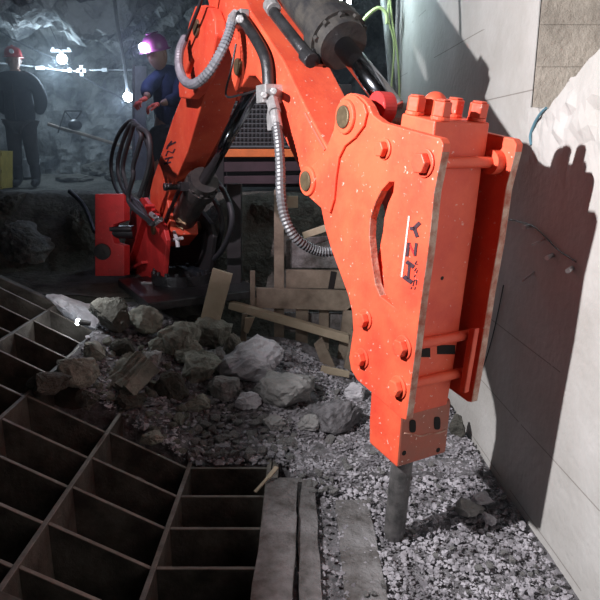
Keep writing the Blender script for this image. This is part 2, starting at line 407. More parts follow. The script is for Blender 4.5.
# concrete wall with a niche
def wall():
    bm = bmesh.new(); Y0, YN, Y1 = -1.6, 2.31, 4.95; ZT = 3.3; ZS = 1.475
    ys = sorted(set([round(q, 4) for q in lin(Y0, YN, 120)]+[round(q, 4) for q in lin(YN, Y1, 50)])); zs = lin(-0.3, ZT, 110)
    G = {}
    def chips(y, z):
        # broken skin around the niche sill
        k = max(0, 1-abs(z-1.42)/0.2)*sstep(2.42, 2.2, y)
        return k*(0.030*abs(noise.fractal(V((y*5, z*9, 0)), 1, 2, 5))+0.012*noise.noise(V((y*26, z*26, 3))))
    def sill(y): return ZS+0.03*noise.noise(V((y*5, 0, 0)))+0.022*noise.noise(V((y*17, 0, 0)))+0.15*sstep(2.25, 1.80, y)
    jS = min(range(len(zs)), key=lambda j: abs(zs[j]-ZS)); za, zb = zs[jS-14], zs[jS+14]
    for j, z0 in enumerate(zs):
        for i, y in enumerate(ys):
            z = z0; d_ = (sill(y)-zs[jS])*sstep(YN+0.16, YN, y)
            if za < z0 <= zs[jS]: z = z0+d_*(z0-za)/(zs[jS]-za)
            elif zs[jS] < z0 < zb: z = z0+d_*(zb-z0)/(zb-zs[jS])
            x = wall_x(y)+0.004*noise.noise(V((y*2, z*2, 0)))-chips(y, z)
            G[i, j] = bm.verts.new((x, y, z))
    for j in range(len(zs)-1):
        for i in range(len(ys)-1):
            yc = (ys[i]+ys[i+1])/2; zc = (zs[j]+zs[j+1])/2
            if 0.2 < yc < YN and j >= jS and zc < 2.75: continue
            bm.faces.new((G[i, j], G[i+1, j], G[i+1, j+1], G[i, j+1]))
    # thickness: pull the border of the skin back into the rock
    be = [e for e in bm.edges if len(e.link_faces) == 1]
    r = bmesh.ops.extrude_edge_only(bm, edges=be)
    bmesh.ops.translate(bm, verts=[g for g in r['geom'] if isinstance(g, bmesh.types.BMVert)], vec=(0.30, 0, 0))
    bmesh.ops.delete(bm, geom=[v for v in bm.verts if not v.link_faces], context='VERTS')
    return bm
struct('wall_right', wall(), 'concrete', smooth=False)
# back and far side of the niche
bm = bmesh.new()
box(bm, (1.33, 1.25, 2.1), (0.08, 2.4, 1.5)); struct('wall_niche', bm, 'concrete_brown')
bm = bmesh.new(); zz = 1.35
while zz < 2.75:   # shutter-board courses of the jamb
    box(bm, (1.08, 2.322, zz+0.07), (0.46, 0.05, 0.1385)); zz += 0.14
box(bm, (1.08, 2.326, 2.1), (0.46, 0.05, 1.5))
struct('trim_1', bm, 'concrete_brown')
# drift walls and roof behind
def rockface(name, f, us, vs, amp, m='rock_w', sc=1.0):
    bm = bmesh.new(); G = []
    for u in us:
        row = []
        for v_ in vs:
            P, n = f(u, v_); k = noise.fractal(P*0.8*sc, 0.7, 2.1, 7)*amp+abs(noise.noise(P*1.9*sc))*amp*0.6
            row.append(bm.verts.new(P+n*k))
        G.append(row)
    for i in range(len(us)-1):
        for j in range(len(vs)-1): bm.faces.new((G[i][j], G[i+1][j], G[i+1][j+1], G[i][j+1]))
    return struct(name, bm, m, smooth=False)
rockface('wall_back', lambda u, v: (V((u, 10.0-0.35*max(0, u+1.5) , v)), V((0, -1, 0))), lin(-6.5, 3.2, 170), lin(0.3, 4.2, 75), 0.40)
rockface('wall_left', lambda u, v: (V((-5.6, u, v)), V((1, 0, 0))), lin(-1, 11, 80), lin(0.0, 4.2, 40), 0.4)
rockface('ceiling', lambda u, v: (V((u, v, 3.05+0.12*math.cos(u))), V((0, 0, -1))), lin(-6.5, 3.2, 150), lin(-2.5, 11.5, 210), 0.34, sc=1.5)
rockface('wall_far_right', lambda u, v: (V((1.75, u, v)), V((-1, 0, 0))), lin(4.6, 11, 60), lin(0.2, 4.0, 40), 0.4)
rockface('wall_behind', lambda u, v: (V((u, -2.6, v)), V((0, 1, 0))), lin(-6.5, 3.2, 40), lin(-1.4, 4.2, 30), 0.3)

# ------------------------------------------------------------------ grizzly
XB = [-0.135, -0.485, -0.825, -1.16, -1.42, -1.74, -2.06]
def panel_z(x): return max(0.0, 0.5*(-0.485-x))
YC = [2.36, 2.14, 1.93, 1.715, 1.505]
griz = thing('grizzly_screen', 'dark rusty steel bar screen over the ore pit, left side tilted up', 'grizzly screen', (-0.9, 2.2, -0.42))
DEP = 0.30; TH = 0.016
YR = 3.36
for i, x in enumerate(XB):
    bm = bmesh.new(); z = panel_z(x); y0 = 1.36 if i else 1.2; y1 = YR if i else 2.9
    box(bm, (x, (y0+y1)/2, z-DEP/2), (TH+0.004, y1-y0, DEP))
    obj('long_bar', bm, 'grid', griz, bevel=0.003, m2='grid_edge', rule=lambda f: f.normal.z > 0.9)
ycs = YC+[2.62, 2.84, 3.06, 3.27]
for y in ycs:
    for i in range(len(XB)-1):
        if i == 0 and y > 2.4: continue
        xa, xb = XB[i]-0.009, XB[i+1]+0.009
        za, zb = panel_z(XB[i]), panel_z(XB[i+1])
        bm = bmesh.new(); yy = y
        prism_pts(bm, [V((xa, yy-TH/2, za-DEP)), V((xb, yy-TH/2, zb-DEP)), V((xb, yy-TH/2, zb-0.004)), V((xa, yy-TH/2, za-0.004))], V((0, TH, 0)))
        obj('cross_plate', bm, 'grid', griz, bevel=0.003, m2='grid_edge', rule=lambda f: f.normal.z > 0.8)
# near and far channel beams of the tilted panel
for y, wd in ((1.36, 0.07), (YR+0.03, 0.05)):
    bm = bmesh.new()
    prism_pts(bm, [V((XB[1], y-wd/2, panel_z(XB[1])-DEP)), V((XB[-1], y-wd/2, panel_z(XB[-1])-DEP)), V((XB[-1], y-wd/2, panel_z(XB[-1])+0.012)), V((XB[1], y-wd/2, panel_z(XB[1])+0.012))], V((0, wd, 0)))
    obj('end_beam', bm, 'grid', griz, bevel=0.006)
bm = bmesh.new(); box(bm, (-0.108, 2.0, -0.16), (0.030, 2.9, 0.30)); obj('side_beam', bm, 'grid', griz, bevel=0.004, m2='grid_edge', rule=lambda f: f.normal.z > 0.9)
bm = bmesh.new()
for x in (XB[0], XB[3], XB[-1]):
    box(bm, (x, 1.5, (panel_z(x)-DEP-1.27)/2), (0.06, 0.06, panel_z(x)-DEP+1.27)); box(bm, (x, 2.86, (panel_z(x)-DEP-1.27)/2), (0.06, 0.06, panel_z(x)-DEP+1.27))
obj('support_frame', bm, 'grid', griz)

# ------------------------------------------------------------------ rubble: heap body, loose fines, stones
bm = grid_bm(lin(-1.30, 0.78, 110), lin(2.30, 3.60, 80), lambda x, y: heap(x, y)-(0.0 if y > front(min(x, -0.15)) else 0.08)-0.002)
for v in bm.verts:   # the heap body keeps to the rubble outline
    x, y = v.co.x, v.co.y
    e = sstep(front(min(x, -0.15))-0.02, front(min(x, -0.15))+0.10, y)*sstep(-1.30, -1.12, x) if x < -0.05 else 1
    v.co.z = heap(x, y) - 0.16*(1-e) + 0.02*noise.fractal(V((x*9, y*9, 0)), 1, 2, 4)
r = bmesh.ops.extrude_face_region(bm, geom=list(bm.faces)); bmesh.ops.translate(bm, verts=[g for g in r['geom'] if isinstance(g, bmesh.types.BMVert)], vec=(0, 0, -0.10))
solo('rubble_heap', bm, 'gravel_bed', 'heap of grey fines and crushed rock spilled over the back of the bar screen', 'rubble', kind='stuff')

def scatter(name, n, pick, smin, smax, m, label, seed=5, lift=0.3):
    rd = random.Random(seed); verts = []; faces = []
    tm = []
    for k in range(14):
        b = rock_bm(1000+k+seed*31, (1, 1, 1), n=9, sub=0)
        b.verts.ensure_lookup_table(); b.verts.index_update()
        tm.append(([v.co.copy() for v in b.verts], [[v.index for v in f.verts] for f in b.faces])); b.free()
    c = 0
    while c < n:
        P = pick(rd)
        if P is None: continue
        s = smin+(smax-smin)*rd.random()**2.6
        vs, fs = tm[rd.randrange(len(tm))]
        q = Quaternion((rd.gauss(0, 1), rd.gauss(0, 1), rd.gauss(0, 1), rd.gauss(0, 1))); q.normalize()
        sc = V((s*rd.uniform(.7, 1.2), s*rd.uniform(.7, 1.2), s*rd.uniform(.4, .8)))
        o = len(verts)
        for v in vs:
            a = q @ v; verts.append((P.x+a.x*sc.x, P.y+a.y*sc.y, P.z+s*lift+a.z*sc.z))
        faces += [[i+o for i in f] for f in fs]; c += 1
    me = bpy.data.meshes.new(name); me.from_pydata(verts, [], faces); me.materials.append(M[m]); me.update()
    o = bpy.data.objects.new(name, me); COL.objects.link(o)
    tag(o, label, 'gravel', kind='stuff'); return o
def ground_r(x, y): return heap(x, y) if y > 2.3 else -0.012
def pick_floor(rd):
    x = rd.uniform(-0.04, 0.9); y = rd.uniform(1.15, 3.4)
    if x > wall_x(y)-0.03: return None
    # timber strip beside the screen stays mostly bare
    if x < 0.13 and y < 2.15 and rd.random() < 0.8: return None
    if 0.13 < x < 0.3 and y < 2.1 and rd.random() < 0.35: return None
    return V((x, y, ground_r(x, y)))
def pick_heap(rd):
    x = rd.uniform(-1.2, 0.0); y = rd.uniform(2.33, 3.5)
    if y < front(x)+0.02 or x < -1.14+0.1*rd.random(): return None
    return V((x, y, heap(x, y)))
scatter('gravel', 19000, pick_floor, 0.0022, 0.016, 'gravel', 'grey crushed gravel lying around the chisel beside the concrete wall')
scatter('gravel', 5000, pick_heap, 0.005, 0.026, 'gravel', 'small dark chippings between the boulders on the heap', seed=8)

# big stones: (px, py of the centre, width px, height px, material, label, flat, seed)
ST = [
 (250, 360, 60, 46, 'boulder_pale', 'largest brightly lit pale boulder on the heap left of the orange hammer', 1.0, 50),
 (285, 389, 58, 36, 'boulder', 'smooth grey boulder just right of and below the brightest pale boulder', 0.8, 4),
 (145, 322, 34, 36, 'boulder_g', 'greenish grey boulder at the top left of the heap below the red pedestal', 1.0, 5),
 (178, 338, 42, 42, 'boulder_g', 'rounded greenish grey boulder at the heap top between two others', 1.0, 6),
 (212, 334, 40, 34, 'boulder_g', 'grey boulder at the foot of the leaning pale board', 0.9, 7),
 (76, 372, 44, 28, 'boulder_g', 'flat topped grey stone lying on the bar screen at the left end of the heap', 0.8, 8),
 (44, 385, 52, 24, 'rock_d', 'low dark lump of ore lying on the bar screen left of the flat topped stone', 0.7, 9),
 (110, 318, 44, 36, 'rock_d', 'very dark boulder behind the bars next to the small floor lamp', 1.0, 10),
 (200, 368, 44, 34, 'boulder_g', 'dull grey stone in the middle of the heap under the foot board stones', 0.9, 12),
 (226, 388, 32, 26, 'boulder', 'grey stone wedged left of the smooth boulder under the bright one', 0.9, 13),
 (153, 362, 28, 20, 'boulder', 'pale grey stone right of the ribbed slab', 0.8, 14),
 (160, 345, 26, 18, 'boulder_g', 'wedge shaped stone below the rounded heap-top boulder', 0.8, 15),
 (152, 439, 22, 12, 'boulder_g', 'small flat stone on the lower left edge of the heap above the screen', 0.6, 16),
 (172, 388, 34, 28, 'rock_d', 'dark brown stone low in the middle of the heap', 0.9, 17),
 (338, 418, 50, 30, 'gravel_bed', 'dust covered brownish mound stone left of the hammer foot', 0.7, 18),
 (457, 427, 16, 24, 'rock_d', 'dark stone against the wall just right of the hammer foot', 1.2, 19),
 (483, 499, 20, 14, 'boulder_pale', 'white stone on the gravel near the foot of the concrete wall', 0.8, 20),
 (470, 508, 26, 20, 'boulder', 'grey stone lying left of the white stone near the wall foot', 0.8, 21),
 (356, 392, 22, 20, 'boulder_pale', 'pale stone half hidden behind the lower corner of the orange side plate', 0.9, 22),
 (125, 350, 26, 20, 'rock_d', 'dark stone behind the ribbed slab', 0.8, 24),
 (85, 400, 26, 20, 'rock_d', 'dark stone sitting in a screen opening below the flat topped stone', 0.8, 25),
 (196, 322, 18, 16, 'rock_d', 'small dark stone left of the foot of the leaning board', 0.8, 26),
 (308, 424, 26, 16, 'boulder', 'grey stone left of the dust covered mound stone', 0.7, 27),
 (232, 350, 26, 30, 'boulder_g', 'grey stone tucked behind the left side of the brightest pale boulder', 0.9, 31),
 (262, 372, 26, 20, 'boulder_pale', 'pale stone in front of the brightest boulder, above the smooth one', 0.8, 32),
 (136, 372, 30, 24, 'boulder_g', 'grey stone right of the ribbed slab on the heap', 0.8, 33),
 (186, 352, 34, 26, 'boulder_g', 'grey stone directly below the rounded heap-top boulder', 0.8, 34),
 (216, 362, 28, 24, 'boulder', 'grey stone between the dull middle stone and the bright boulder', 0.9, 35),
 (98, 352, 30, 20, 'boulder_g', 'grey stone at the left end of the heap right of the torch', 0.8, 36),
 (130, 400, 30, 20, 'rock_d', 'dark flat stone below the ribbed slab at the heap edge', 0.7, 37),
 (196, 404, 26, 18, 'boulder_g', 'dull stone on the lower slope above the screen corner', 0.8, 38),
 (248, 402, 24, 18, 'boulder_pale', 'pale stone lying below the smooth grey boulder to its left', 0.8, 39),
 (274, 424, 22, 15, 'boulder', 'flat grey stone on the bright lower slope', 0.7, 40),
 (490, 520, 14, 10, 'boulder_pale', 'small white chip at the wall foot beside the chisel shadow', 0.7, 28),
]
GR = lambda x, y: heap(x, y) if y > 2.3 else 0.0
SPOT = []
for (px, py, w_, h_, m_, lab, fl, sd) in ST:
    P = on_surface(px, py+h_*0.42, GR); dep = P.y*CP+(CAMH-P.z)*SP
    a = w_/600*dep/2; c = h_/600*dep/2*1.06
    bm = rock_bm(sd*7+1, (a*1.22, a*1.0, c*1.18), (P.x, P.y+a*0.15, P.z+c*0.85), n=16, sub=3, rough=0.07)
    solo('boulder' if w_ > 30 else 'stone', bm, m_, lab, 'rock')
    SPOT.append((P.x, P.y, a))
# ribbed slab
P = on_surface(118, 395, GR)
bm = bmesh.new(); nx, ny = 28, 10
xs = lin(-0.15, 0.15, nx); ys = lin(-0.11, 0.11, ny); G = []
for i, u in enumerate(xs):
    G.append([bm.verts.new((u+0.02*noise.noise(V((u*9, q*9, 1))), q*(1-0.25*abs(u)/0.15), 0.012*math.sin(u*105)+0.014*noise.noise(V((u*14, q*14, 0))))) for q in ys])
for i in range(nx-1):
    for j in range(ny-1): bm.faces.new((G[i][j], G[i+1][j], G[i+1][j+1], G[i][j+1]))
r = bmesh.ops.extrude_face_region(bm, geom=list(bm.faces)); bmesh.ops.translate(bm, verts=[g for g in r['geom'] if isinstance(g, bmesh.types.BMVert)], vec=(0, 0, -0.07))
R = Matrix.Rotation(math.radians(-52), 3, 'Z') @ Matrix.Rotation(math.radians(-8), 3, 'Y') @ Matrix.Rotation(math.radians(34), 3, 'X')
for v in bm.verts: v.co = R @ v.co + P + V((0.02, 0.09, 0.10))
solo('slab', bm, 'boulder_g', 'broad ribbed grey rock slab tilted on the heap between flat topped stone and pale stones', 'rock')
# countable small stones
TM = []
for k in range(10):
    bm = rock_bm(300+k, (1, 0.85, 0.62), (0, 0, 0), n=13, sub=2, rough=0.06); me = bpy.data.meshes.new('stone')
    bmesh.ops.recalc_face_normals(bm, faces=bm.faces); bm.to_mesh(me); bm.free(); TM.append(me)
def stones(n, pick, s0, s1, m_, label, group, seed):
    rd = random.Random(seed); c = 0; mm = []
    for me in TM:
        q = me.copy(); q.materials.clear(); q.materials.append(M[m_]); mm.append(q)
    while c < n:
        P = pick(rd)
        if P is None: continue
        if any((P.x-a)**2+(P.y-b)**2 < (r_*0.9)**2 for a, b, r_ in SPOT): continue
        s = s0+(s1-s0)*rd.random()**1.8
        o = bpy.data.objects.new('stone', mm[rd.randrange(len(mm))]); COL.objects.link(o)
        o.location = P+V((0, 0, s*0.32)); o.scale = (s, s, s)
        o.rotation_euler = (rd.uniform(-.5, .5), rd.uniform(-.5, .5), rd.uniform(0, 6.3))
        SPOT.append((P.x, P.y, s*1.1))
        tag(o, label, 'rock', group); c += 1
def pk(x0, x1, y0, y1):
    def f(rd):
        x = rd.uniform(x0, x1); y = rd.uniform(y0, y1)
        if y < front(x)+0.03 and x < -0.03: return None
        if x > wall_x(y)-0.04: return None
        if abs(x-0.30) < 0.08 and abs(y-1.72) < 0.08: return None
        return V((x, y, GR(x, y)))
    return f
stones(80, pk(-0.5, -0.02, 2.42, 2.9), 0.018, 0.044, 'boulder', 'fist sized broken grey stone on the bright lower slope of the heap', 'stones on the lit slope', 1)
stones(70, pk(-1.05, -0.45, 2.45, 3.2), 0.016, 0.048, 'boulder_g', 'dull greenish grey stone on the dim left half of the heap', 'stones on the dim slope', 2)
stones(45, pk(0.0, 0.6, 2.3, 3.1), 0.015, 0.034, 'boulder', 'broken grey stone on the gravel behind the hammer foot', 'stones behind the hammer', 3)
stones(50, pk(0.2, 0.84, 1.45, 2.25), 0.008, 0.021, 'boulder', 'small grey stone on the gravel between chisel and concrete wall', 'stones by the wall', 4)
stones(16, pk(0.0, 0.14, 2.1, 2.3), 0.014, 0.030, 'boulder', 'grey stone heaped on the near end of the dusty timber', 'stones on the timber end', 6)

# dusty timbers beside the screen
def timber(pa, pb, wd, thk, z, label, m='wood_dusty', name='timber'):
    A = at_z(*pa, z); B = at_z(*pb, z); bm = bmesh.new()
    d_ = (B-A); n = 16; side = V((-d_.y, d_.x, 0)).normalized()
    rows = []
    for i in range(n+1):
        c = A+d_*i/n; j = 0.006*noise.noise(c*9); k = 0.008*noise.noise(c*13+V((5, 5, 5)))
        rows.append([bm.verts.new(c+side*(s_*wd/2+j)+V((0, 0, h_*thk+k*(h_ == 0)))) for s_, h_ in ((-1, -1), (1, -1), (1, 0), (0.3, 0.05), (-0.3, 0.03), (-1, 0))])
    for a, b in zip(rows, rows[1:]):
        for q in range(6): bm.faces.new((a[q], a[(q+1) % 6], b[(q+1) % 6], b[q]))
    bm.faces.new(rows[0][::-1]); bm.faces.new(rows[-1])
    return solo(name, bm, m, label, 'timber')
timber((283, 478), (268, 640), 0.125, 0.05, 0.035, 'split dusty timber lying along the right edge of the bar screen')
timber((306, 480), (312, 640), 0.07, 0.04, 0.008, 'narrow dark plank on the floor right of the split timber')
timber((352, 500), (372, 640), 0.13, 0.035, -0.004, 'dusty floor plank almost buried in gravel left of the chisel', name='plank')
# splinter
bm = bmesh.new(); beam(bm, at_z(255, 492, 0.03), at_z(275, 470, 0.07), 0.012, 0.006); beam(bm, at_z(268, 478, 0.055), at_z(277, 467, 0.085), 0.02, 0.006)
solo('wood_splinter', bm, 'wood_pale', 'pale wood splinter at the corner between screen and timber', 'splinter')

# haze volume behind the breaker, added for the glow around the lamps
hm, hnt, hb_ = new_mat('lamp_glow_haze'); hnt.nodes.remove(hb_)
vs_ = hnt.nodes.new('ShaderNodeVolumeScatter'); vs_.inputs['Density'].default_value = 0.045; vs_.inputs['Anisotropy'].default_value = 0.3; vs_.inputs['Color'].default_value = (0.85, 0.93, 1, 1)
hnt.links.new(vs_.outputs[0], hnt.nodes['Material Output'].inputs['Volume'])
bm = bmesh.new(); box(bm, (-2.0, 7.1, 2.0), (7.0, 5.2, 2.7)); hz_ = obj('lamp_glow_haze', bm, hm); tag(hz_, 'thin bluish haze added in the drift for the glow around the lamps', 'haze', kind='stuff')

# ------------------------------------------------------------------ rock breaker
rb = thing('rock_breaker', 'orange pedestal rock breaker with a hydraulic hammer hanging over the gravel', 'rock breaker', W(-2.42, 0.50, 0.16))
TB0, TB1 = 0.031, 0.229; PT = 0.027; TF = 0.262
MID = (TB0+TB1)/2
# pedestal
ped_base = W(-2.42, 0.50, MID)
bm = bmesh.new()
Rz = Matrix((D, T, V((0, 0, 1)))).transposed()
box(bm, ped_base+V((0, 0, -0.02))+D*(-0.02), (0.75, 0.72, 0.05), Rz)
ped = obj('pedestal', bm, 'dark_steel', rb, bevel=0.006)
bm = bmesh.new()
cyl(bm, ped_base+D*(-0.12)+V((0, 0, 0.005)), ped_base+D*(-0.12)+V((0, 0, 0.07)), 0.20, n=40)
for k in range(16):
    a = k*math.pi/8; c_ = ped_base+D*(-0.12)+V((math.cos(a)*0.18, math.sin(a)*0.18, 0.07)); cyl(bm, c_, c_+V((0, 0, 0.02)), 0.014, n=6)
obj('slew_ring', bm, 'dark_steel', ped)
bm = bmesh.new()
for t in (-0.03, 0.27):
    bm = aprism([(122, 278), (127, 250), (137, 205), (147, 196), (160, 214), (168, 226), (171, 240), (168, 277)], t, t+0.03, tp=0.0)
    obj('clevis_plate', bm, 'bracket_red' if t < 0 else 'machine_dk', ped, bevel=0.004)  # far plate black instead of red: its shade is put into the colour
# swing bracket plate to the left
c0 = apt(110, 236, -0.10)
bm = bmesh.new()
PX = [(95, 194), (124, 194), (124, 221), (113, 225), (111, 234), (114, 243), (124, 246), (124, 276), (95, 276)]
Yp = 4.02
prism_pts(bm, [at_y(x, y, Yp) for x, y in PX], V((0.03, 0.04, 0)))
obj('swing_bracket', bm, 'bracket_red', ped, bevel=0.004)
bm = bmesh.new(); q0 = at_y(102, 252, Yp-0.02); cyl(bm, q0, q0+V((0, 0.10, 0)), 0.055, n=28); cyl(bm, q0+V((0, -0.012, 0)), q0+V((0, 0.05, 0)), 0.012, n=12)
obj('swing_pin', bm, 'black_paint', ped)
bm = bmesh.new(); cyl(bm, at_y(112, 232, Yp+0.05), at_y(134, 232, Yp+0.05), 0.045, n=24); cyl(bm, at_y(110, 229, Yp+0.01), at_y(132, 229, Yp+0.01), 0.018, n=16)
obj('swing_cylinder', bm, 'dark_steel', ped)
bm = bmesh.new()
for (a, b) in (((128, 276), (150, 205)), ((118, 276), (146, 262))):
    beam(bm, apt(*a, -0.05), apt(*b, -0.04), 0.02, 0.06, up=T)
obj('gusset', bm, 'bracket_red', ped, bevel=0.003)
bm = bmesh.new(); a_ = at_z(142, 284, 0.50); b_ = at_z(175, 284, 0.50); beam(bm, a_, b_, 0.03, 0.03)
obj('foot_rail', bm, 'zinc', ped)

# boom
BOOM = [(148, 246), (147, 232), (150, 205), (150, 190), (153, 178), (163, 148), (172, 120), (183, 92), (187, 70), (188, 45), (193, 22), (203, 8), (214, 10), (219, 28), (217, 48), (210, 78), (202, 102), (187, 153), (167, 200), (170, 222), (171, 236), (163, 247)]
bm = aprism(BOOM, TB0, TB1-0.02, tp=TB0)
boom = obj('boom', bm, 'orange', rb, bevel=0.006)
# boom head plates
EAR = [(196, 6), (205, 5), (212, 9), (216, 20), (217, 36), (213, 56), (206, 78), (198, 92), (191, 99), (180, 98), (179, 86), (182, 72), (183, 58), (186, 42), (190, 22)]
SLOT = [(187, 80), (186, 74), (190, 62), (193, 57), (195, 61), (192, 71)]
for t in (TB0-0.055, TB1-0.015):
    obj('head_plate', aprism(EAR, t, t+0.05, holes=[SLOT], tp=TB0-0.05), 'orange', boom, bevel=0.008)
bm = bmesh.new(); s_, z_ = arm(198, 28, -0.02); cyl(bm, W(s_, z_, -0.035), W(s_, z_, 0.31), 0.038, n=24); boom_pin = obj('elbow_pin', bm, 'pin', boom, bevel=0.003)
bm = bmesh.new(); s_, z_ = arm(159, 229, 0.0); cyl(bm, W(s_, z_, -0.045), W(s_, z_, 0.31), 0.034, n=24); obj('foot_pin', bm, 'pin', boom, bevel=0.003)
# lettering helper: strokes in the arm plane
def strokes(name, segs, t, m, parent, thick=0.0016):
    bm = bmesh.new()
    for (x0, y0, x1, y1, wpx) in segs:
        a = V((x0, y0, 0)); b = V((x1, y1, 0)); n = V((-(b-a).y, (b-a).x, 0)).normalized()*wpx/2
        pts = [(a+n), (b+n), (b-n), (a-n)]
        aprism([(q.x, q.y) for q in pts], t, t-thick, tp=t, bm=bm)
    return obj(name, bm, m, parent)
strokes('lettering', [(172, 141, 168, 146, 1.6), (176, 142, 168, 146, 1.6), (168, 146, 167, 149, 1.6),
    (175, 149, 173, 153, 1.2), (168, 151, 166, 156, 1.2), (173, 153, 168, 151, .8),
    (173, 157, 165, 159, 1.6), (171, 162, 164, 164, 1.6), (169, 158, 167, 163, 1.2)], TB0-0.0005, 'black_print', boom)

# stick
STICK = [(196, -45), (204, -15), (210, 10), (220, 34), (228, 47), (232, 60), (231, 78), (235, 92), (241, 87), (248, 76), (255, 76), (263, 86), (270, 100), (280, 128), (290, 150), (299, 168), (305, 182), (312, 190), (322, 185), (342, 150), (335, 156), (327, 147), (307, 110), (283, 60), (265, 33), (250, 10), (240, -12), (228, -45)]
stick = obj('stick', aprism(STICK, TB0, TB1, tp=TB0), 'orange', rb, bevel=0.006)
bm = bmesh.new(); s_, z_ = arm(239, 67, TB0); cyl(bm, W(s_, z_, TB0-0.012), W(s_, z_, TB1+0.01), 0.036, n=24); obj('lug_pin', bm, 'pin', stick, bevel=0.003)
# slots and weld seam on the top face of the stick
bm = bmesh.new()
def topface(px, py):   # a point on the upper stick face, found by its picture place at mid width
    return px, py
for (x, y) in ((325, 97), (336, 117)):
    s_, z_ = arm(x, y, 0.20); c_ = W(s_, z_, 0.20)
obj('weld_seam', tube(bmesh.new(), [apt(305, 113, TB0-0.002), apt(316, 134, TB0-0.002), apt(325, 150, TB0-0.002)], 0.004, 6), 'orange_worn', stick)

# hammer side plates
PLATE = [(350, 93), (358, 95), (364, 99), (369, 106), (373, 115), (382, 122), (402, 128), (432, 136), (440, 138), (443, 144), (442, 152), (434, 192), (428, 250), (421, 300), (414, 360), (406, 420), (402, 419), (372, 393), (357, 380), (351, 370), (349, 357), (353, 330), (352, 312), (348, 295), (341, 276), (331, 249), (325, 228), (321, 208), (311, 199), (302, 190), (301, 180), (306, 169), (317, 161), (325, 152), (334, 130), (337, 110), (341, 99)]
WIN = [(394, 182), (389, 182), (381, 191), (375, 203), (370, 218), (369, 236), (371, 258), (375, 284), (380, 296), (393, 306), (384, 292), (382, 270), (383, 256), (382, 240), (384, 218), (388, 203), (393, 192)]
def plate(t, kind):
    o = obj('side_plate', aprism(PLATE, t, t+PT, holes=[WIN], tp=0.0), 'orange', rb, bevel=0.003, m2='edge',
            rule=lambda f: abs(f.normal.dot(T)) < 0.3 and f.normal.dot(D) > 0.75 and f.calc_center_median().z < 1.34)
    return o
near = plate(0.0, 0); far = plate(TF, 1)
# boss doubler, bushings, pins
BOSS = [(350, 94), (358, 96), (366, 104), (369, 113), (366, 126), (357, 138), (347, 146), (341, 158), (338, 178), (336, 200), (332, 213), (327, 210), (322, 204), (311, 197), (304, 189), (303, 180), (308, 171), (318, 163), (327, 152), (336, 130), (339, 110), (343, 100)]
obj('boss_plate', aprism(BOSS, 0, -0.010, tp=0), 'orange', near, bevel=0.003)
for (x, y) in ((349, 117), (311, 181)):
    s_, z_ = arm(x, y); bm = bmesh.new(); cyl(bm, W(s_, z_, -0.010), W(s_, z_, -0.020), 0.053, 0.050, 32)
    obj('bushing', bm, 'orange', near, bevel=0.003)
    bm = bmesh.new(); cyl(bm, W(s_, z_, -0.027), W(s_, z_, TF+PT+0.02), 0.035, n=28); obj('hinge_pin', bm, 'pin', near, bevel=0.004)
# tie rods, nuts
def plate_nut(x, y, r=0.034):
    s_, z_ = arm(x, y); bm = bmesh.new(); cyl(bm, W(s_, z_, 0), W(s_, z_, -0.006), r*1.28, n=28); cyl(bm, W(s_, z_, -0.006), W(s_, z_, -0.026), r, r*0.95, 6)
    obj('tie_nut', bm, 'orange', near, bevel=0.003); return s_, z_
for (x, y, r, rod) in ((425, 163, 0.030, 1), (404, 347, 0.028, 1), (399, 387, 0.028, 1), (366, 319, 0.026, 0), (363, 358, 0.026, 0), (385, 149, 0.024, 0)):
    s_, z_ = plate_nut(x, y, r)
    if rod:
        bm = bmesh.new(); cyl(bm, W(s_, z_, PT), W(s_, z_, TF), 0.016, n=20)
        if y < 200: cyl(bm, W(s_, z_, TF-0.03), W(s_, z_, TF), 0.034, n=28)
        obj('tie_rod', bm, 'orange', near)
# hammer body
BODY = [(436, 122), (402, 113), (362, 385), (371, 392), (385, 404), (401, 420), (408, 372), (413, 330), (422, 250), (430, 170)]
FR = lambda y: None
HB = [(402, 120), (360, 330), (372, 392), (388, 404), (401, 418), (409, 360), (417, 290), (425, 225), (431, 165), (434, 128)]
body = obj('hammer_body', aprism(HB, TB0+0.010, TB1-0.010, tp=TB0), 'orange', rb, bevel=0.006)
HEAD = [(402, 113), (435, 121), (431, 158), (396, 150)]
head = obj('head_block', aprism(HEAD, TB0, TB1+0.0, tp=TB0), 'orange', body, bevel=0.005)
s_, z_ = arm(461, 124, 0.20)
# four through bolts on the head
top_dir = (apt(435, 121, TB0)-apt(431, 158, TB0)).normalized()
fwd = (apt(435, 121, TB0)-apt(402, 113, TB0)).normalized()
e0 = apt(402, 113, TB0); Lf = (apt(435, 121, TB0)-e0).length
Rh = Matrix((fwd, T, fwd.cross(T))).transposed()
upd = fwd.cross(T); upd = upd if upd.z > 0 else -upd
for f_, t_ in ((0.20, 0.022), (0.84, 0.036), (0.34, 0.145), (0.84, 0.168)):
    c_ = e0+fwd*(Lf*f_)+T*t_; bm = bmesh.new()
    cyl(bm, c_, c_+upd*0.010, 0.026, n=20); cyl(bm, c_+upd*0.010, c_+upd*0.048, 0.0265, n=6); cyl(bm, c_+upd*0.048, c_+upd*0.053, 0.021, n=6)
    obj('through_bolt', bm, 'orange', body, bevel=0.003)
bm = bmesh.new(); c_ = e0+fwd*(Lf*0.12)+T*0.098+upd*0.018
bmesh.ops.create_uvsphere(bm, u_segments=24, v_segments=12, radius=0.034, matrix=Matrix.Translation(c_+upd*0.012)); cyl(bm, c_-upd*0.03, c_+upd*0.010, 0.036, n=28)
obj('valve_cap', bm, 'orange', body, smooth=True)
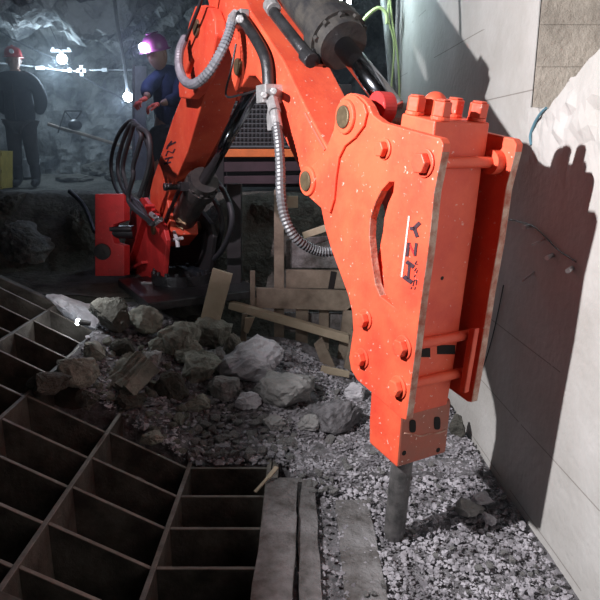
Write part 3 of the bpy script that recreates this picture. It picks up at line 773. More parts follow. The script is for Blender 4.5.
# front face details: lightening holes and slots on the recessed face
def on_front(px, py, frac_off=0.0):
    """point of the hammer's front face (plane through the front edge of the body) seen at a pixel"""
    A = apt(431, 165, TB0); B = apt(409, 360, TB0); n = (B-A).cross(T).normalized()
    r = ray(px, py); O = V((0, 0, CAMH)); k = (A-O).dot(n)/r.dot(n)
    return O+r*k, (n if n.dot(D) > 0 else -n)
for (x, y, r_) in ((449, 230, 0.006), (442, 278, 0.006)):
    P, n = on_front(x, y); bm = bmesh.new(); cyl(bm, P-n*0.01, P+n*0.0012, r_, n=14); obj('tapped_hole', bm, 'hole', body)
for (x0, y0, x1, y1) in ((421, 348, 430, 357), (437, 345, 455, 354)):
    bm = bmesh.new(); q = [on_front(*c)[0] for c in ((x0, y0), (x1, y0), (x1, y1), (x0, y1))]; n = on_front(x0, y0)[1]
    prism_pts(bm, [a+n*0.0015 for a in q], -n*0.02); obj('slot', bm, 'hole', body)
# keeper bar on the far plate between the two lower tie rods
bm = aprism([(410, 340), (416, 340), (407, 408), (402, 406)], TF-0.036, TF-0.016, tp=0.0)
obj('keeper_bar', bm, 'orange', far, bevel=0.003)
# chisel housing
HOUS = [(371, 388), (401, 412), (401, 420), (397, 468), (369, 443), (369, 420)]
hous = obj('chisel_housing', aprism(HOUS, TB0-0.0, TB1+0.006, tp=TB0), 'orange', rb, bevel=0.007, m2='orange_worn', rule=lambda f: f.normal.dot(D) > 0.7)
A = apt(401, 420, TB0); B = apt(397, 468, TB0)
def on_house(px, py):
    n = (B-A).cross(T).normalized(); n = n if n.dot(D) > 0 else -n
    r = ray(px, py); O = V((0, 0, CAMH)); k = (A-O).dot(n)/r.dot(n); return O+r*k, n
for (x, y, w_, h_) in ((412.5, 426, 6.5, 13), (437, 423, 6.5, 13)):
    bm = bmesh.new(); ring = []
    for k in range(16):
        a = k*math.pi/8; ring.append(on_house(x+w_/2*math.copysign(abs(math.cos(a))**.6, math.cos(a)), y+h_/2*math.copysign(abs(math.sin(a))**.6, math.sin(a)))[0])
    n = on_house(x, y)[1]; prism_pts(bm, [a+n*0.0015 for a in ring], -n*0.03); obj('retainer_slot', bm, 'hole', hous)
for (x, y) in ((404, 453), (438, 450)):
    P, n = on_house(x, y); bm = bmesh.new(); cyl(bm, P-n*0.01, P+n*0.0012, 0.0085, n=14); obj('grease_hole', bm, 'hole', hous)
# pale chipped weld line across the housing
bm = bmesh.new(); pts = [on_house(x, y)[0]+on_house(x, y)[1]*0.001 for x, y in ((404, 433), (412, 434), (420, 436), (428, 434), (437, 433), (446, 430))]
tube(bm, pts, 0.0028, 6); obj('weld_line', bm, 'edge', hous)
# chisel
ca = W(*arm(405, 462, MID), MID); axis = (apt(397, 468, TB0)-apt(435, 121, TB0)).normalized()
cc = W(*arm(406, 466, 0.138), 0.138); cc = cc-D*0.022
cb = cc+axis*((cc.z-0.0)/-axis.z)
# tip meets the gravel
bm = bmesh.new(); ringed(bm, cc-axis*0.05, cb+axis*0.03, [(0, 0.037), (0.86, 0.037), (0.95, 0.030), (1.0, 0.012)], 28)
obj('chisel', bm, 'chisel', rb, smooth=False)
# markings
strokes('lettering', [(420, 222.5, 414, 228.5, 3.6), (417.5, 237, 414.3, 227.5, 3.4), (415.5, 228.3, 410.3, 228.5, 3.4),
    (416.6, 243, 415, 256, 2.6), (409.2, 242.5, 407.3, 256.5, 2.6),
    (406.6, 261.5, 414, 267, 4.0), (404, 276.5, 412, 282.5, 4.2), (409.8, 263, 408.3, 279, 2.4)], -0.0006, 'black_print', near)
strokes('pale_rule', [(409.4, 216, 402, 277, 1.7)], -0.0006, 'white_print', near)
strokes('small_lettering', [(417, 261, 415, 264, .7), (418, 264, 415, 264, .7), (416.5, 268, 414.5, 271, .7), (417.5, 270, 416.5, 273, .7), (415.5, 275, 414, 277, .7),
    (414.5, 280, 413, 286, .7), (417, 280, 416, 285, .7), (414.5, 280, 417, 280, .7), (412, 287, 411, 289, .7), (415.5, 287, 414.8, 289.5, .7)], -0.0006, 'black_print', near)
strokes('red_flash', [(409.4, 243.5, 415, 255.5, 1.8)], -0.0006, 'bracket_red', near)

# stick cylinder below the boom
def hydraulic(name, A, B, r, rod_r, split, gland=0.12, label=None):
    A = V(A); B = V(B); S = A.lerp(B, split); ax = (B-A).normalized()
    bm = bmesh.new(); L = (S-A).length
    ringed(bm, A, S, [(0, r*0.9), (0.03, r), (1-gland*1.3, r), (1-gland*1.3, r*1.22), (1-gland*0.5, r*1.22), (1-gland*0.5, r*1.08), (1, r*1.02)], 32)
    barrel = obj(name, bm, 'black_paint', rb)
    q = ax.to_track_quat('Z', 'Y')
    for k in range(10):
        bm = bmesh.new()
        a = k*math.pi/5; c_ = S-ax*(L*gland*0.5)+q @ V((math.cos(a)*r*1.08, math.sin(a)*r*1.08, 0)); cyl(bm, c_, c_+ax*0.016, r*0.13, n=6)
        obj('gland_bolt', bm, 'black_paint', barrel)
    bm = bmesh.new(); cyl(bm, S-ax*0.02, B, rod_r, n=28); obj('rod', bm, 'chrome', barrel, smooth=True)
    return barrel, A, S, B, ax
mt = 0.135
A1 = apt(172, 240, mt); B1 = apt(262, 74, mt)
lift, A_, S_, B_, ax = hydraulic('stick_cylinder', A1, B1, 0.080, 0.034, 0.47)
bm = bmesh.new(); cyl(bm, A1-T*0.06, A1+T*0.06, 0.075, n=28); obj('eye', bm, 'black_paint', lift)
bm = bmesh.new(); cyl(bm, B1-T*0.06, B1+T*0.06, 0.055, n=28); obj('rod_eye', bm, 'dark_steel', lift)
side = ax.cross(T).normalized(); side = side if side.dot(D) > 0 else -side
# port block and pipe along the barrel
bm = bmesh.new(); pb = S_-ax*0.07-T*0.10; box(bm, pb, (0.07, 0.06, 0.05), Rz); cyl(bm, pb-T*0.03, pb-T*0.10, 0.019, n=8); cyl(bm, pb-T*0.10, pb-T*0.12, 0.024, n=6)
obj('port_block', bm, 'dark_steel', lift, bevel=0.004)
bm = bmesh.new(); tube(bm, [pb-T*0.03, pb-ax*0.10-T*0.02, A_+ax*0.12-T*0.11, A_+ax*0.04-T*0.08], 0.012, 8); obj('oil_pipe', bm, 'dark_steel', lift)
# letters down the barrel
bm = bmesh.new(); vdir = (V((0, 0, CAMH))-(A_+S_)/2); vdir = (vdir-ax*vdir.dot(ax)).normalized(); xd = ax.cross(vdir)
def bar_seg(u0, w0, u1, w1, wd=0.010):
    a = A_+ax*u0+xd*w0+vdir*0.083; b = A_+ax*u1+xd*w1+vdir*0.083; beam(bm, a, b, wd, 0.008, up=vdir)
for (u, kind) in ((0.43, 'Y'), (0.34, 'Z'), (0.22, 'H')):
    if kind == 'Y': bar_seg(u, -.03, u-.02, 0); bar_seg(u-.04, -.03, u-.02, 0); bar_seg(u-.02, 0, u-.02, .03)
    if kind == 'Z': bar_seg(u, -.025, u, .025); bar_seg(u-.045, -.025, u-.045, .025); bar_seg(u, .025, u-.045, -.025)
    if kind == 'H': bar_seg(u, -.03, u, .03); bar_seg(u-.05, -.03, u-.05, .03); bar_seg(u, 0, u-.05, 0)
obj('lettering', bm, 'cream_print', lift)

# tilt cylinder on top of the stick
A2 = apt(251, -70, mt); B2 = apt(393, 108, mt)
tilt, A_, S_, B_, ax = hydraulic('tilt_cylinder', A2, B2, 0.086, 0.036, 0.72, gland=0.09)
bm = bmesh.new(); cyl(bm, B2-T*0.065, B2-T*0.020, 0.047, n=28); obj('rod_eye', bm, 'bracket_red', tilt)
bm = bmesh.new()
s_, z_ = arm(349, 117); cyl(bm, W(s_, z_, PT+0.085), W(s_, z_, TF), 0.050, n=28); cyl(bm, W(s_, z_, PT), W(s_, z_, PT+0.04), 0.052, n=28)
obj('spacer_sleeve', bm, 'black_paint', near)
bm = bmesh.new()
pipe_pts = [apt(266, -12, 0.03), apt(272, 10, 0.03), apt(291, 34, 0.03), apt(310, 58, 0.03), apt(318, 60, 0.06)]
tube(bm, pipe_pts, 0.020, 12, curve=False); obj('oil_pipe', bm, 'dark_steel', tilt, smooth=True)
bm = bmesh.new(); cyl(bm, apt(270, 4, 0.03), apt(274, 10, 0.03), 0.030, n=12); obj('pipe_fitting', bm, 'zinc', tilt, bevel=0.003)
bm = bmesh.new(); cyl(bm, apt(305, 54, 0.03), apt(312, 61, 0.03), 0.027, n=12); box(bm, apt(318, 58, 0.08), (0.06, 0.08, 0.05), Rz)
obj('pipe_fitting', bm, 'dark_steel', tilt, bevel=0.003)
bm = bmesh.new(); beam(bm, apt(275, 15, 0.045), apt(312, 62, 0.045), 0.010, 0.05, up=T); obj('pipe_bracket', bm, 'black_paint', tilt)

# hoses on the arm
def hose(name, pts, r, m, parent, rib=0.17, step=None, n=10, label=None, smooth=True):
    bm = bmesh.new(); P = spline(pts, 12)
    tube(bm, P, r, n, rib=rib, curve=False, step=step or r*(0.55 if rib == 0 else 0.33), ribp=2); return obj(name, bm, m, parent, smooth=smooth and rib == 0, label=label)
hose('loop_hose', [apt(x, y, t) for x, y, t in ((233, 16, -.02), (229, 33, -.06), (221, 52, -.11), (208, 73, -.15), (194, 84, -.17), (184, 80, -.15), (179, 66, -.13), (180, 50, -.10), (185, 38, -.05))], 0.021, 'hose', rb)
bm = bmesh.new(); cyl(bm, apt(229, 34, -.06), apt(234, 14, -.02), 0.016, n=12); cyl(bm, apt(231, 26, -.04), apt(232.5, 20, -.03), 0.022, n=6); cyl(bm, apt(234, 14, -.02), apt(243, 18, .03), 0.02, n=8)
obj('hose_fitting', bm, 'zinc', rb)
bm = bmesh.new(); tube(bm, [apt(x, y, -0.0) for x, y in ((240, 16), (250, 30), (262, 50), (267, 66), (268.5, 92))], 0.023, 12); 
obj('steel_pipe', bm, 'dark_steel', rb, smooth=True)
bm = bmesh.new(); box(bm, apt(239, 21, 0.01), (0.07, 0.07, 0.05), Rz); box(bm, apt(240, 15, 0.01), (0.10, 0.04, 0.03), Rz); cyl(bm, apt(240, 19, -0.03), apt(240, 19, 0.0), 0.018, n=6)
obj('pipe_clamp', bm, 'zinc', rb, bevel=0.004)
bm = bmesh.new(); box(bm, apt(270, 92, 0.0), (0.085, 0.08, 0.05), Rz); box(bm, apt(269, 98, -0.01), (0.06, 0.08, 0.04), Rz); cyl(bm, apt(264, 95, -0.05), apt(264, 95, 0.0), 0.014, n=6); cyl(bm, apt(274, 91, -0.05), apt(274, 91, 0.0), 0.014, n=6)
obj('pipe_clamp', bm, 'zinc', rb, bevel=0.004)
bm = bmesh.new(); cyl(bm, apt(272, 100, -0.01), apt(275, 112, -0.02), 0.024, n=8); cyl(bm, apt(275, 112, -0.02), apt(277, 128, -0.03), 0.019, 0.022, n=14)
obj('hose_fitting', bm, 'zinc', rb)
hose('feed_hose', [apt(x, y, t) for x, y, t in ((276.5, 124, -.03), (279, 145, -.05), (280.5, 170, -.07), (281, 195, -.10), (285, 218, -.10), (295, 237, -.07), (310, 248, -.01), (326, 252, .05), (345, 248, .12), (372, 240, .2))], 0.019, 'hose_grey', rb)
# thin steel wire on the lug
bm = bmesh.new(); tube(bm, [apt(236, 44, 0.0), apt(232, 66, -.02), (apt(226, 95, -.02)), apt(240, 95, .0), apt(258, 90, 0)], 0.005, 6); obj('tie_wire', bm, 'dark_steel', rb)
bm = bmesh.new(); tube(bm, [apt(206, -30, -.06), apt(201, 0, -.06), apt(193, 22, -.06), apt(186, 40, -.06)], 0.008, 8); obj('signal_cable', bm, 'hose_dark', rb)
# plastic wrap hanging by the clamp
bm = bmesh.new(); prism_pts(bm, [apt(x, y, -0.03) for x, y in ((268, 104), (266, 117), (267, 131), (274, 130), (276, 116), (272, 106))], T*0.012)
obj('plastic_wrap', bm, 'zinc', rb, bevel=0.004)
# black hose bundle at the boom foot
for k in range(4):
    o_ = (0, 4.5, 8, 15)[k]
    pts = [(150+o_*.2, 224), (138-o_*.6, 202), (118+o_, 192-o_), (111+o_*1.5, 165), (117+o_*1.6, 138), (131+o_*.5, 121+o_*.5), (144+o_*.3, 136), (152-o_*.2, 165), (147-o_*.5, 196)]
    hose('coiled_hose', [apt(x, y, -0.10-0.035*k) for x, y in pts], 0.0135, 'hose_dark', rb, rib=0)
bm = bmesh.new(); cyl(bm, apt(151, 214, -.08), apt(159, 220, -.06), 0.016, n=10); cyl(bm, apt(154, 224, -.08), apt(161, 219, -.06), 0.016, n=10); obj('hose_fitting', bm, 'zinc', rb)
hose('trailing_hose', [apt(x, y, 0.30) for x, y in ((212, 176), (226, 195), (232, 222), (222, 250), (205, 266), (196, 272))], 0.017, 'hose_dark', rb, rib=0)
hose('trailing_hose', [apt(x, y, 0.34) for x, y in ((205, 190), (217, 205), (222, 228), (212, 255), (190, 268))], 0.017, 'hose_dark', rb, rib=0)
bm = bmesh.new(); tube(bm, [apt(174, 232, .05), apt(177, 240, .04), apt(178, 247, .04)], 0.012, 8); tube(bm, [apt(172, 240, .04), apt(182, 238, .04)], 0.01, 8); obj('grease_nipple', bm, 'white', rb)

# ------------------------------------------------------------------ timber crib in the middle
def board(pix, Y, thk, m, label, cat='board', name='board', parent=None, lean=0.0, group=None):
    P = []
    for x, y in pix:
        q = at_y(x, y, Y); P.append(q)
    if lean:
        zb = min(p.z for p in P); P = [at_y(x, y, Y+lean*(p.z-zb)) for (x, y), p in zip(pix, P)]
    bm = bmesh.new(); prism_pts(bm, P, V((0, thk, 0)))
    if parent is not None: return obj(name, bm, m, parent, bevel=0.003)
    return solo(name, bm, m, label, cat, bevel=0.003, group=group)
YW = 3.62
crib = thing('timber_crib', 'rough plank crib wall standing behind the heap, left of the hammer', 'timber wall', at_y(310, 350, YW+0.05))
def cb_(pix, dy, thk, name='plank', m='wood'): return board(pix, YW+dy, thk, m, None, name=name, parent=crib)
cb_([(252, 288), (352, 291), (352, 311), (252, 308)], -0.03, 0.03)
cb_([(286, 270), (352, 271), (352, 289), (286, 288)], 0.03, 0.03)
cb_([(286, 240), (355, 234), (355, 268), (286, 268)], 0.10, 0.03, m='wood_dusty')
cb_([(274, 190), (284, 190), (284, 352), (274, 352)], 0.0, 0.05, 'post')
cb_([(296, 300), (309, 298), (307, 362), (295, 362)], 0.0, 0.03, 'upright')
cb_([(319, 306), (329, 306), (329, 350), (319, 350)], 0.03, 0.03, 'upright')
cb_([(343, 312), (353, 305), (353, 362), (337, 362)], -0.03, 0.03, 'upright')
cb_([(250, 271), (255, 271), (255, 310), (250, 310)], -0.055, 0.02, 'upright')
cb_([(284, 313), (345, 313), (345, 330), (284, 330)], 0.05, 0.03, m='wood_dusty')
cb_([(331, 271), (337, 272), (334, 289), (328, 289)], 0.026, 0.004, 'gap', 'hole')
board([(212.5, 268.5), (232.5, 274.5), (219, 324), (200, 320)], 3.28, 0.03, 'wood_pale', 'pale board leaning upright against the bank behind the heap', lean=0.25)
board([(229, 303), (232, 302.5), (349, 336), (349, 344), (228, 309)], 3.50, 0.06, 'wood_pale', 'long pale pole lying slantwise across the front of the plank crib', cat='pole', name='wooden_pole')
board([(242, 314), (247, 314), (246, 344), (240, 342)], 3.44, 0.03, 'wood', 'short upright stake under the left end of the slanting pole', name='stake')
board([(245, 318), (255, 317), (248, 334), (243, 331)], 3.40, 0.02, 'wood_pale', 'small broken pale board end hanging below the slanting pole')
board([(302, 233), (325, 225), (328, 231), (304, 239)], 3.58, 0.03, 'wood_pale', 'short pale board end sticking out above the crib behind the hammer')
board([(314, 345), (322, 338), (336, 368), (324, 372)], 3.34, 0.03, 'wood', 'broken curved board lying below the crib')
board([(322, 366), (350, 372), (349, 378), (320, 373)], 3.22, 0.02, 'wood_pale', 'pale lath at the foot of the crib beside the hammer plate')
board([(352, 330), (360, 340), (352, 372), (344, 368)], 3.3, 0.03, 'wood', 'short board propped between crib and orange side plate')

# ------------------------------------------------------------------ power unit behind
YM = 4.9
mu = thing('power_unit', 'dark hydraulic power unit with wire grille and orange rail behind the stick', 'machine', at_y(290, 190, YM+0.3))
def yb(pix, Y, thk, m, name, parent, bevel=0.004):
    bm = bmesh.new(); prism_pts(bm, [at_y(x, y, Y) for x, y in pix], V((0, thk, 0))); return obj(name, bm, m, parent, bevel=bevel)
yb([(226, 84), (352, 84), (352, 187), (226, 187)], YM+0.12, 0.6, 'machine_dk', 'housing', mu)
yb([(222, 149), (352, 149), (352, 157), (222, 157)], YM-0.02, 0.05, 'rail', 'rail', mu)
yb([(224, 162), (352, 161), (352, 170), (224, 172)], YM+0.02, 0.05, 'machine', 'lower_panel', mu)
yb([(224, 176), (352, 175), (352, 184), (224, 184)], YM+0.02, 0.05, 'machine', 'lower_panel', mu)
bm = bmesh.new()
a_, b_, c_, d_ = [at_y(x, y, YM+0.06) for x, y in ((228, 90), (300, 90), (300, 147), (228, 147))]
for i in range(19): P = a_.lerp(b_, i/18); Q = d_.lerp(c_, i/18); cyl(bm, P, Q, 0.004, n=5)
for i in range(13): P = a_.lerp(d_, i/12); Q = b_.lerp(c_, i/12); cyl(bm, P, Q, 0.004, n=5)
for P, Q in ((a_, b_), (b_, c_), (c_, d_), (d_, a_)): cyl(bm, P, Q, 0.012, n=8)
obj('wire_grille', bm, 'mesh', mu)
board([(227, 184), (241, 184), (241, 287), (227, 287)], 3.80, 0.09, 'machine_dk', 'black steel post standing between pedestal and plank crib', cat='post', name='steel_post')
board([(287, 196), (298, 196), (298, 208), (287, 208)], 4.05, 0.02, 'wood_pale', 'small square pale plate on the rock above the crib', cat='plate', name='plate')
# dark machine body behind the boom (left of power unit)
cab = thing('control_cabinet', 'dark cabinet standing behind the boom next to the bending worker', 'cabinet', at_y(205, 190, 5.2))
yb([(190, 75), (224, 75), (224, 188), (190, 188)], 5.25, 0.35, 'machine_dk', 'body', cab)
yb([(194, 80), (220, 80), (220, 150), (194, 150)], 5.235, 0.012, 'machine', 'door', cab)

# ------------------------------------------------------------------ people
def skin_mesh(joints, edges, sub=2, root=0):
    me = bpy.data.meshes.new('t'); bm = bmesh.new()
    lay = bm.verts.layers.skin.verify(); vs = []
    for (p, r) in joints:
        v = bm.verts.new(p); rr = r if isinstance(r, tuple) else (r, r); v[lay].radius = rr; vs.append(v)
    vs[root][lay].use_root = True
    for a, b in edges: bm.edges.new((vs[a], vs[b]))
    bm.to_mesh(me); bm.free(); o = bpy.data.objects.new('t', me); COL.objects.link(o)
    m1 = o.modifiers.new('s', 'SKIN'); m1.use_smooth_shade = True; m2 = o.modifiers.new('u', 'SUBSURF'); m2.levels = sub; m2.render_levels = sub
    dg = bpy.context.evaluated_depsgraph_get(); ev = o.evaluated_get(dg); out = bmesh.new(); out.from_mesh(ev.to_mesh()); ev.to_mesh_clear()
    bpy.data.objects.remove(o); bpy.data.meshes.remove(me)
    return out
def hand(wrist, dirv, palmn, s=1.0, curl=0.5, side=1):
    """palm, four unequal bent fingers and a thumb, as skinned chains"""
    d = V(dirv).normalized(); n = V(palmn); n = (n-d*n.dot(d)).normalized(); x = d.cross(n)*side; w_ = V(wrist)
    J = [(w_, 0.026*s), (w_+d*0.035*s, (0.036*s, 0.018*s)), (w_+d*0.085*s, (0.040*s, 0.016*s))]; out = skin_mesh(J, [(0, 1), (1, 2)], 1)
    for k, (off, L) in enumerate(((-0.030, 0.072), (-0.010, 0.082), (0.011, 0.076), (0.031, 0.060))):
        b = w_+d*0.080*s+x*off*s; a1 = curl*0.6; a2 = curl*1.5; a3 = curl*2.2
        p1 = b+(d*math.cos(a1)+n*math.sin(a1))*L*0.42*s; p2 = p1+(d*math.cos(a2)+n*math.sin(a2))*L*0.33*s; p3 = p2+(d*math.cos(a3)+n*math.sin(a3))*L*0.25*s
        join(out, skin_mesh([(b, 0.0095*s), (p1, 0.009*s), (p2, 0.0082*s), (p3, 0.007*s)], [(0, 1), (1, 2), (2, 3)], 1))
    b = w_+d*0.03*s-x*0.028*s; p1 = b+(d*0.6-x*0.7+n*0.3).normalized()*0.04*s; p2 = p1+(d*0.85-x*0.25+n*0.4).normalized()*0.032*s; p3 = p2+(d*0.9+n*0.4).normalized()*0.024*s
    join(out, skin_mesh([(b, 0.012*s), (p1, 0.0105*s), (p2, 0.0095*s), (p3, 0.008*s)], [(0, 1), (1, 2), (2, 3)], 1))
    return out
def head_bm(c, fwd_, s=1.0):
    """head with brow, nose, lips, chin, eyes and ears; centre c, looking along fwd_"""
    bm = bmesh.new(); bmesh.ops.create_uvsphere(bm, u_segments=40, v_segments=28, radius=1.0)
    for v in bm.verts:
        x, y, z = v.co   # y is forward
        w_ = 0.078*(1-0.22*max(0, -z)**1.3); dpt = 0.098 if y > 0 else 0.100
        Y = y*dpt; X = x*w_; Z = z*0.122
        if y > 0:
            Y *= 1-0.18*max(0, -z)**2; Y += 0.022*math.exp(-((x/0.16)**2+((z+0.12)/0.16)**2))+0.006*math.exp(-((x/0.5)**2+((z-0.22)/0.10)**2))
            for sx in (-1, 1): Y -= 0.013*math.exp(-(((x-sx*0.38)/0.2)**2+((z-0.06)/0.12)**2))
            Y += 0.008*math.exp(-((x/0.28)**2+((z+0.42)/0.07)**2))-0.006*math.exp(-((x/0.3)**2+((z+0.50)/0.025)**2))+0.010*math.exp(-((x/0.35)**2+((z+0.80)/0.16)**2))
        v.co = (X, Y, Z)
    for sx in (-1, 1):
        b = bmesh.new(); bmesh.ops.create_uvsphere(b, u_segments=12, v_segments=10, radius=1)
        for v in b.verts: v.co = V((v.co.x*0.010+sx*0.081, v.co.y*0.018-0.005, v.co.z*0.032-0.004))
        join(bm, b)
        b = bmesh.new(); bmesh.ops.create_uvsphere(b, u_segments=12, v_segments=8, radius=0.0125, matrix=Matrix.Translation((sx*0.031, 0.074, 0.008))); join(bm, b)
    f = V(fwd_).normalized(); up = V((0, 0, 1)); r_ = f.cross(up).normalized(); up = r_.cross(f)
    R = Matrix((r_, f, up)).transposed()
    for v in bm.verts: v.co = V(c)+R @ (v.co*s)
    return bm, R
def helmet_bm(c, R, s=1.0):
    bm = bmesh.new(); n = 32; rows = []
    prof = [(0.135, -0.002), (0.118, 0.004), (0.112, 0.02), (0.110, 0.05), (0.098, 0.085), (0.072, 0.112), (0.036, 0.127), (0.006, 0.131)]
    for rr, z in prof:
        row = []
        for i in range(n):
            a = 2*math.pi*i/n; k = 1.0+(0.18*max(0, math.sin(a))**3 if z < 0.003 else 0)
            row.append(bm.verts.new(V(c)+R @ (V((rr*0.93*math.cos(a)*k, rr*1.05*math.sin(a)*k, z+0.04))*s)))
        rows.append(row)
    for a, b in zip(rows, rows[1:]):
        for i in range(n): bm.faces.new((a[i], a[(i+1) % n], b[(i+1) % n], b[i]))
    bm.faces.new(rows[-1]); bm.faces.new(rows[0][::-1])
    box(bm, V(c)+R @ (V((0, 0, 0.172))*s), (0.02*s, 0.15*s, 0.008*s), R)
    return bm
def add_ellipsoid(bm, c, r, R=Matrix.Identity(3)):
    b = bmesh.new(); bmesh.ops.create_uvsphere(b, u_segments=20, v_segments=14, radius=1)
    for v in b.verts: v.co = V(c)+R @ V((v.co.x*r[0], v.co.y*r[1], v.co.z*r[2]))
    join(bm, b)

# standing miner, feet at the crest of the bank
foot = at_y(28, 187, 7.8); fz = bank(foot.x, 7.8)+0.005; F = V((foot.x, 7.8, fz))
SM = 1.0
def Pm(x, y, z): return F+V((x, y, z))*0.93
man = thing('person', 'person in dark jacket, trousers and red helmet standing on the bank at far left', 'person', F)
# body
J = [(Pm(0, 0, .95), (.13, .10)), (Pm(0, 0, 1.15), (.125, .095)), (Pm(0, -.01, 1.36), (.15, .10)), (Pm(0, 0, 1.47), .06), (Pm(0, -.02, 1.56), .05),
     (Pm(-.19, 0, 1.40), .055), (Pm(-.255, .03, 1.13), .043), (Pm(-.13, .13, .98), .03),
     (Pm(.19, 0, 1.40), .055), (Pm(.255, .03, 1.13), .043), (Pm(.13, .13, .98), .03),
     (Pm(-.10, 0, .88), .085), (Pm(-.12, -.01, .48), .055), (Pm(-.13, .03, .09), .038), (Pm(-.145, -.10, .04), .035),
     (Pm(.09, 0, .88), .085), (Pm(.10, -.01, .48), .055), (Pm(.11, .03, .09), .038), (Pm(.14, -.10, .04), .035)]
E_ = [(0, 1), (1, 2), (2, 3), (3, 4), (2, 5), (5, 6), (6, 7), (2, 8), (8, 9), (9, 10), (0, 11), (11, 12), (12, 13), (13, 14), (0, 15), (15, 16), (16, 17), (17, 18)]
bm = skin_mesh(J, E_, 1)
hb, HR = head_bm(Pm(0, -.02, 1.62), (0.35, -1, -0.08), 1.0); join(bm, hb)
join(bm, hand(Pm(-.12, .13, .97), (0.9, 0.2, -0.3), (0, -1, 0), 1.0, 0.5, 1)); join(bm, hand(Pm(.12, .14, .97), (-0.9, 0.2, -0.3), (0, -1, 0), 1.0, 0.5, -1))
obj('body', bm, 'skin', man, smooth=True)
# jacket
J = [(Pm(0, 0, .76), (.215, .15)), (Pm(0, 0, 1.05), (.20, .145)), (Pm(0, 0, 1.22), (.18, .135)), (Pm(0, 0, 1.38), (.175, .125)), (Pm(0, 0, 1.49), (.085, .08)),
     (Pm(-.20, 0, 1.40), .10), (Pm(-.275, .02, 1.24), .092), (Pm(-.29, .03, 1.10), .088), (Pm(-.20, .11, .97), .062),
     (Pm(.20, 0, 1.40), .10), (Pm(.275, .02, 1.24), .092), (Pm(.29, .03, 1.10), .088), (Pm(.20, .11, .97), .062)]
jac = obj('jacket', skin_mesh(J, [(0, 1), (1, 2), (2, 3), (3, 4), (3, 5), (5, 6), (6, 7), (7, 8), (3, 9), (9, 10), (10, 11), (11, 12)], 2), 'cloth_dark', man, smooth=True)
bm = bmesh.new(); box(bm, Pm(0, -.15, 1.1), (0.012, 0.012, 0.42)); obj('front_seam', bm, 'cloth_brown', jac)
J = [(Pm(0, 0, .88), (.155, .115)), (Pm(-.10, 0, .80), .112), (Pm(-.12, -.01, .55), .090), (Pm(-.125, .01, .25), .075), (Pm(.09, 0, .80), .112), (Pm(.105, -.01, .55), .090), (Pm(.11, .01, .25), .075)]
obj('trousers', skin_mesh(J, [(0, 1), (1, 2), (2, 3), (0, 4), (4, 5), (5, 6)], 2), 'cloth_brown', man, smooth=True)
for sx in (-1, 1):
    x = -.13 if sx < 0 else .115; J = [(Pm(x, .02, .34), .078), (Pm(x, .02, .12), .062), (Pm(x+sx*.005, .0, .055), .055), (Pm(x+sx*.02, -.14, .045), .045)]
    bm = skin_mesh(J, [(0, 1), (1, 2), (2, 3)], 2)
    for v in bm.verts: v.co.z = max(v.co.z, fz-0.01)
    obj('boot', bm, 'boot', man, smooth=True)
hel = obj('helmet', helmet_bm(Pm(0, -.02, 1.62), HR, 0.98), 'helmet', man, smooth=True)
bm = bmesh.new(); c_ = Pm(0, -.02, 1.63)+HR @ V((0, .125, .09)); cyl(bm, c_, c_+HR @ V((0, .03, 0)), 0.026, n=20); obj('badge_lamp', bm, 'white', hel)

# second worker bending over behind the boom
YB = 5.6
wk = thing('person', 'person in dark and blue clothes with a lit cap lamp, bending behind the boom', 'person', V((at_y(163, 160, YB).x, YB, bank(-1.2, YB))))
G0 = wloc(wk)
def Pw(px, py, dy=0): return at_y(px, py, YB+dy)
fl = Pw(158, 205, 0); zf = bank(Pw(158, 150).x, YB)
hp = Pw(170, 125, 0.12); hd = Pw(157, 55, -0.12)
kneeL = V((Pw(158, 150).x, YB-.05, zf+0.46)); ankL = V((kneeL.x-.02, YB+.05, zf+0.08)); kneeR = V((Pw(176, 150).x, YB+.0, zf+0.46)); ankR = V((kneeR.x+.04, YB+.1, zf+0.08))
sh = Pw(162, 74, -.02); el = Pw(147, 88, -.12); wr = Pw(147, 98, -.26); sh2 = Pw(180, 76, .05); el2 = Pw(180, 98, -.15); wr2 = Pw(160, 104, -.26)
ch = Pw(171, 80, .0); wa = Pw(172, 104, .08); nk = Pw(163, 66, -.06)
J = [(hp, .12), (wa, .115), (ch, .13), (nk, .052), (sh, .055), (el, .042), (wr, .028), (sh2, .055), (el2, .042), (wr2, .028), (kneeL, .055), (ankL, .038), (ankL+V((-.02, -.13, -.04)), .033), (kneeR, .055), (ankR, .038), (ankR+V((.02, -.13, -.04)), .033)]
bm = skin_mesh(J, [(0, 1), (1, 2), (2, 3), (2, 4), (4, 5), (5, 6), (2, 7), (7, 8), (8, 9), (0, 10), (10, 11), (11, 12), (0, 13), (13, 14), (14, 15)], 1)
hb, HR2 = head_bm(hd, (-0.5, -1, -0.35), 1.0); join(bm, hb)
obj('body', bm, 'skin', wk, smooth=True)
J = [(hp+V((0, .0, -.10)), .17), (wa, .165), (ch, .165), (nk+V((0, 0, -.03)), .075), (sh, .085), (el, .066), (wr.lerp(el, .25), .05), (sh2, .085), (el2, .066), (wr2.lerp(el2, .25), .05)]
obj('jacket', skin_mesh(J, [(0, 1), (1, 2), (2, 3), (2, 4), (4, 5), (5, 6), (2, 7), (7, 8), (8, 9)], 2), 'cloth_blue', wk, smooth=True)
J = [(hp+V((0, 0, -.05)), .15), (kneeL, .085), (ankL+V((0, 0, .15)), .07), (kneeR, .085), (ankR+V((0, 0, .15)), .07)]
obj('trousers', skin_mesh(J, [(0, 1), (1, 2), (0, 3), (3, 4)], 2), 'cloth_dark', wk, smooth=True)
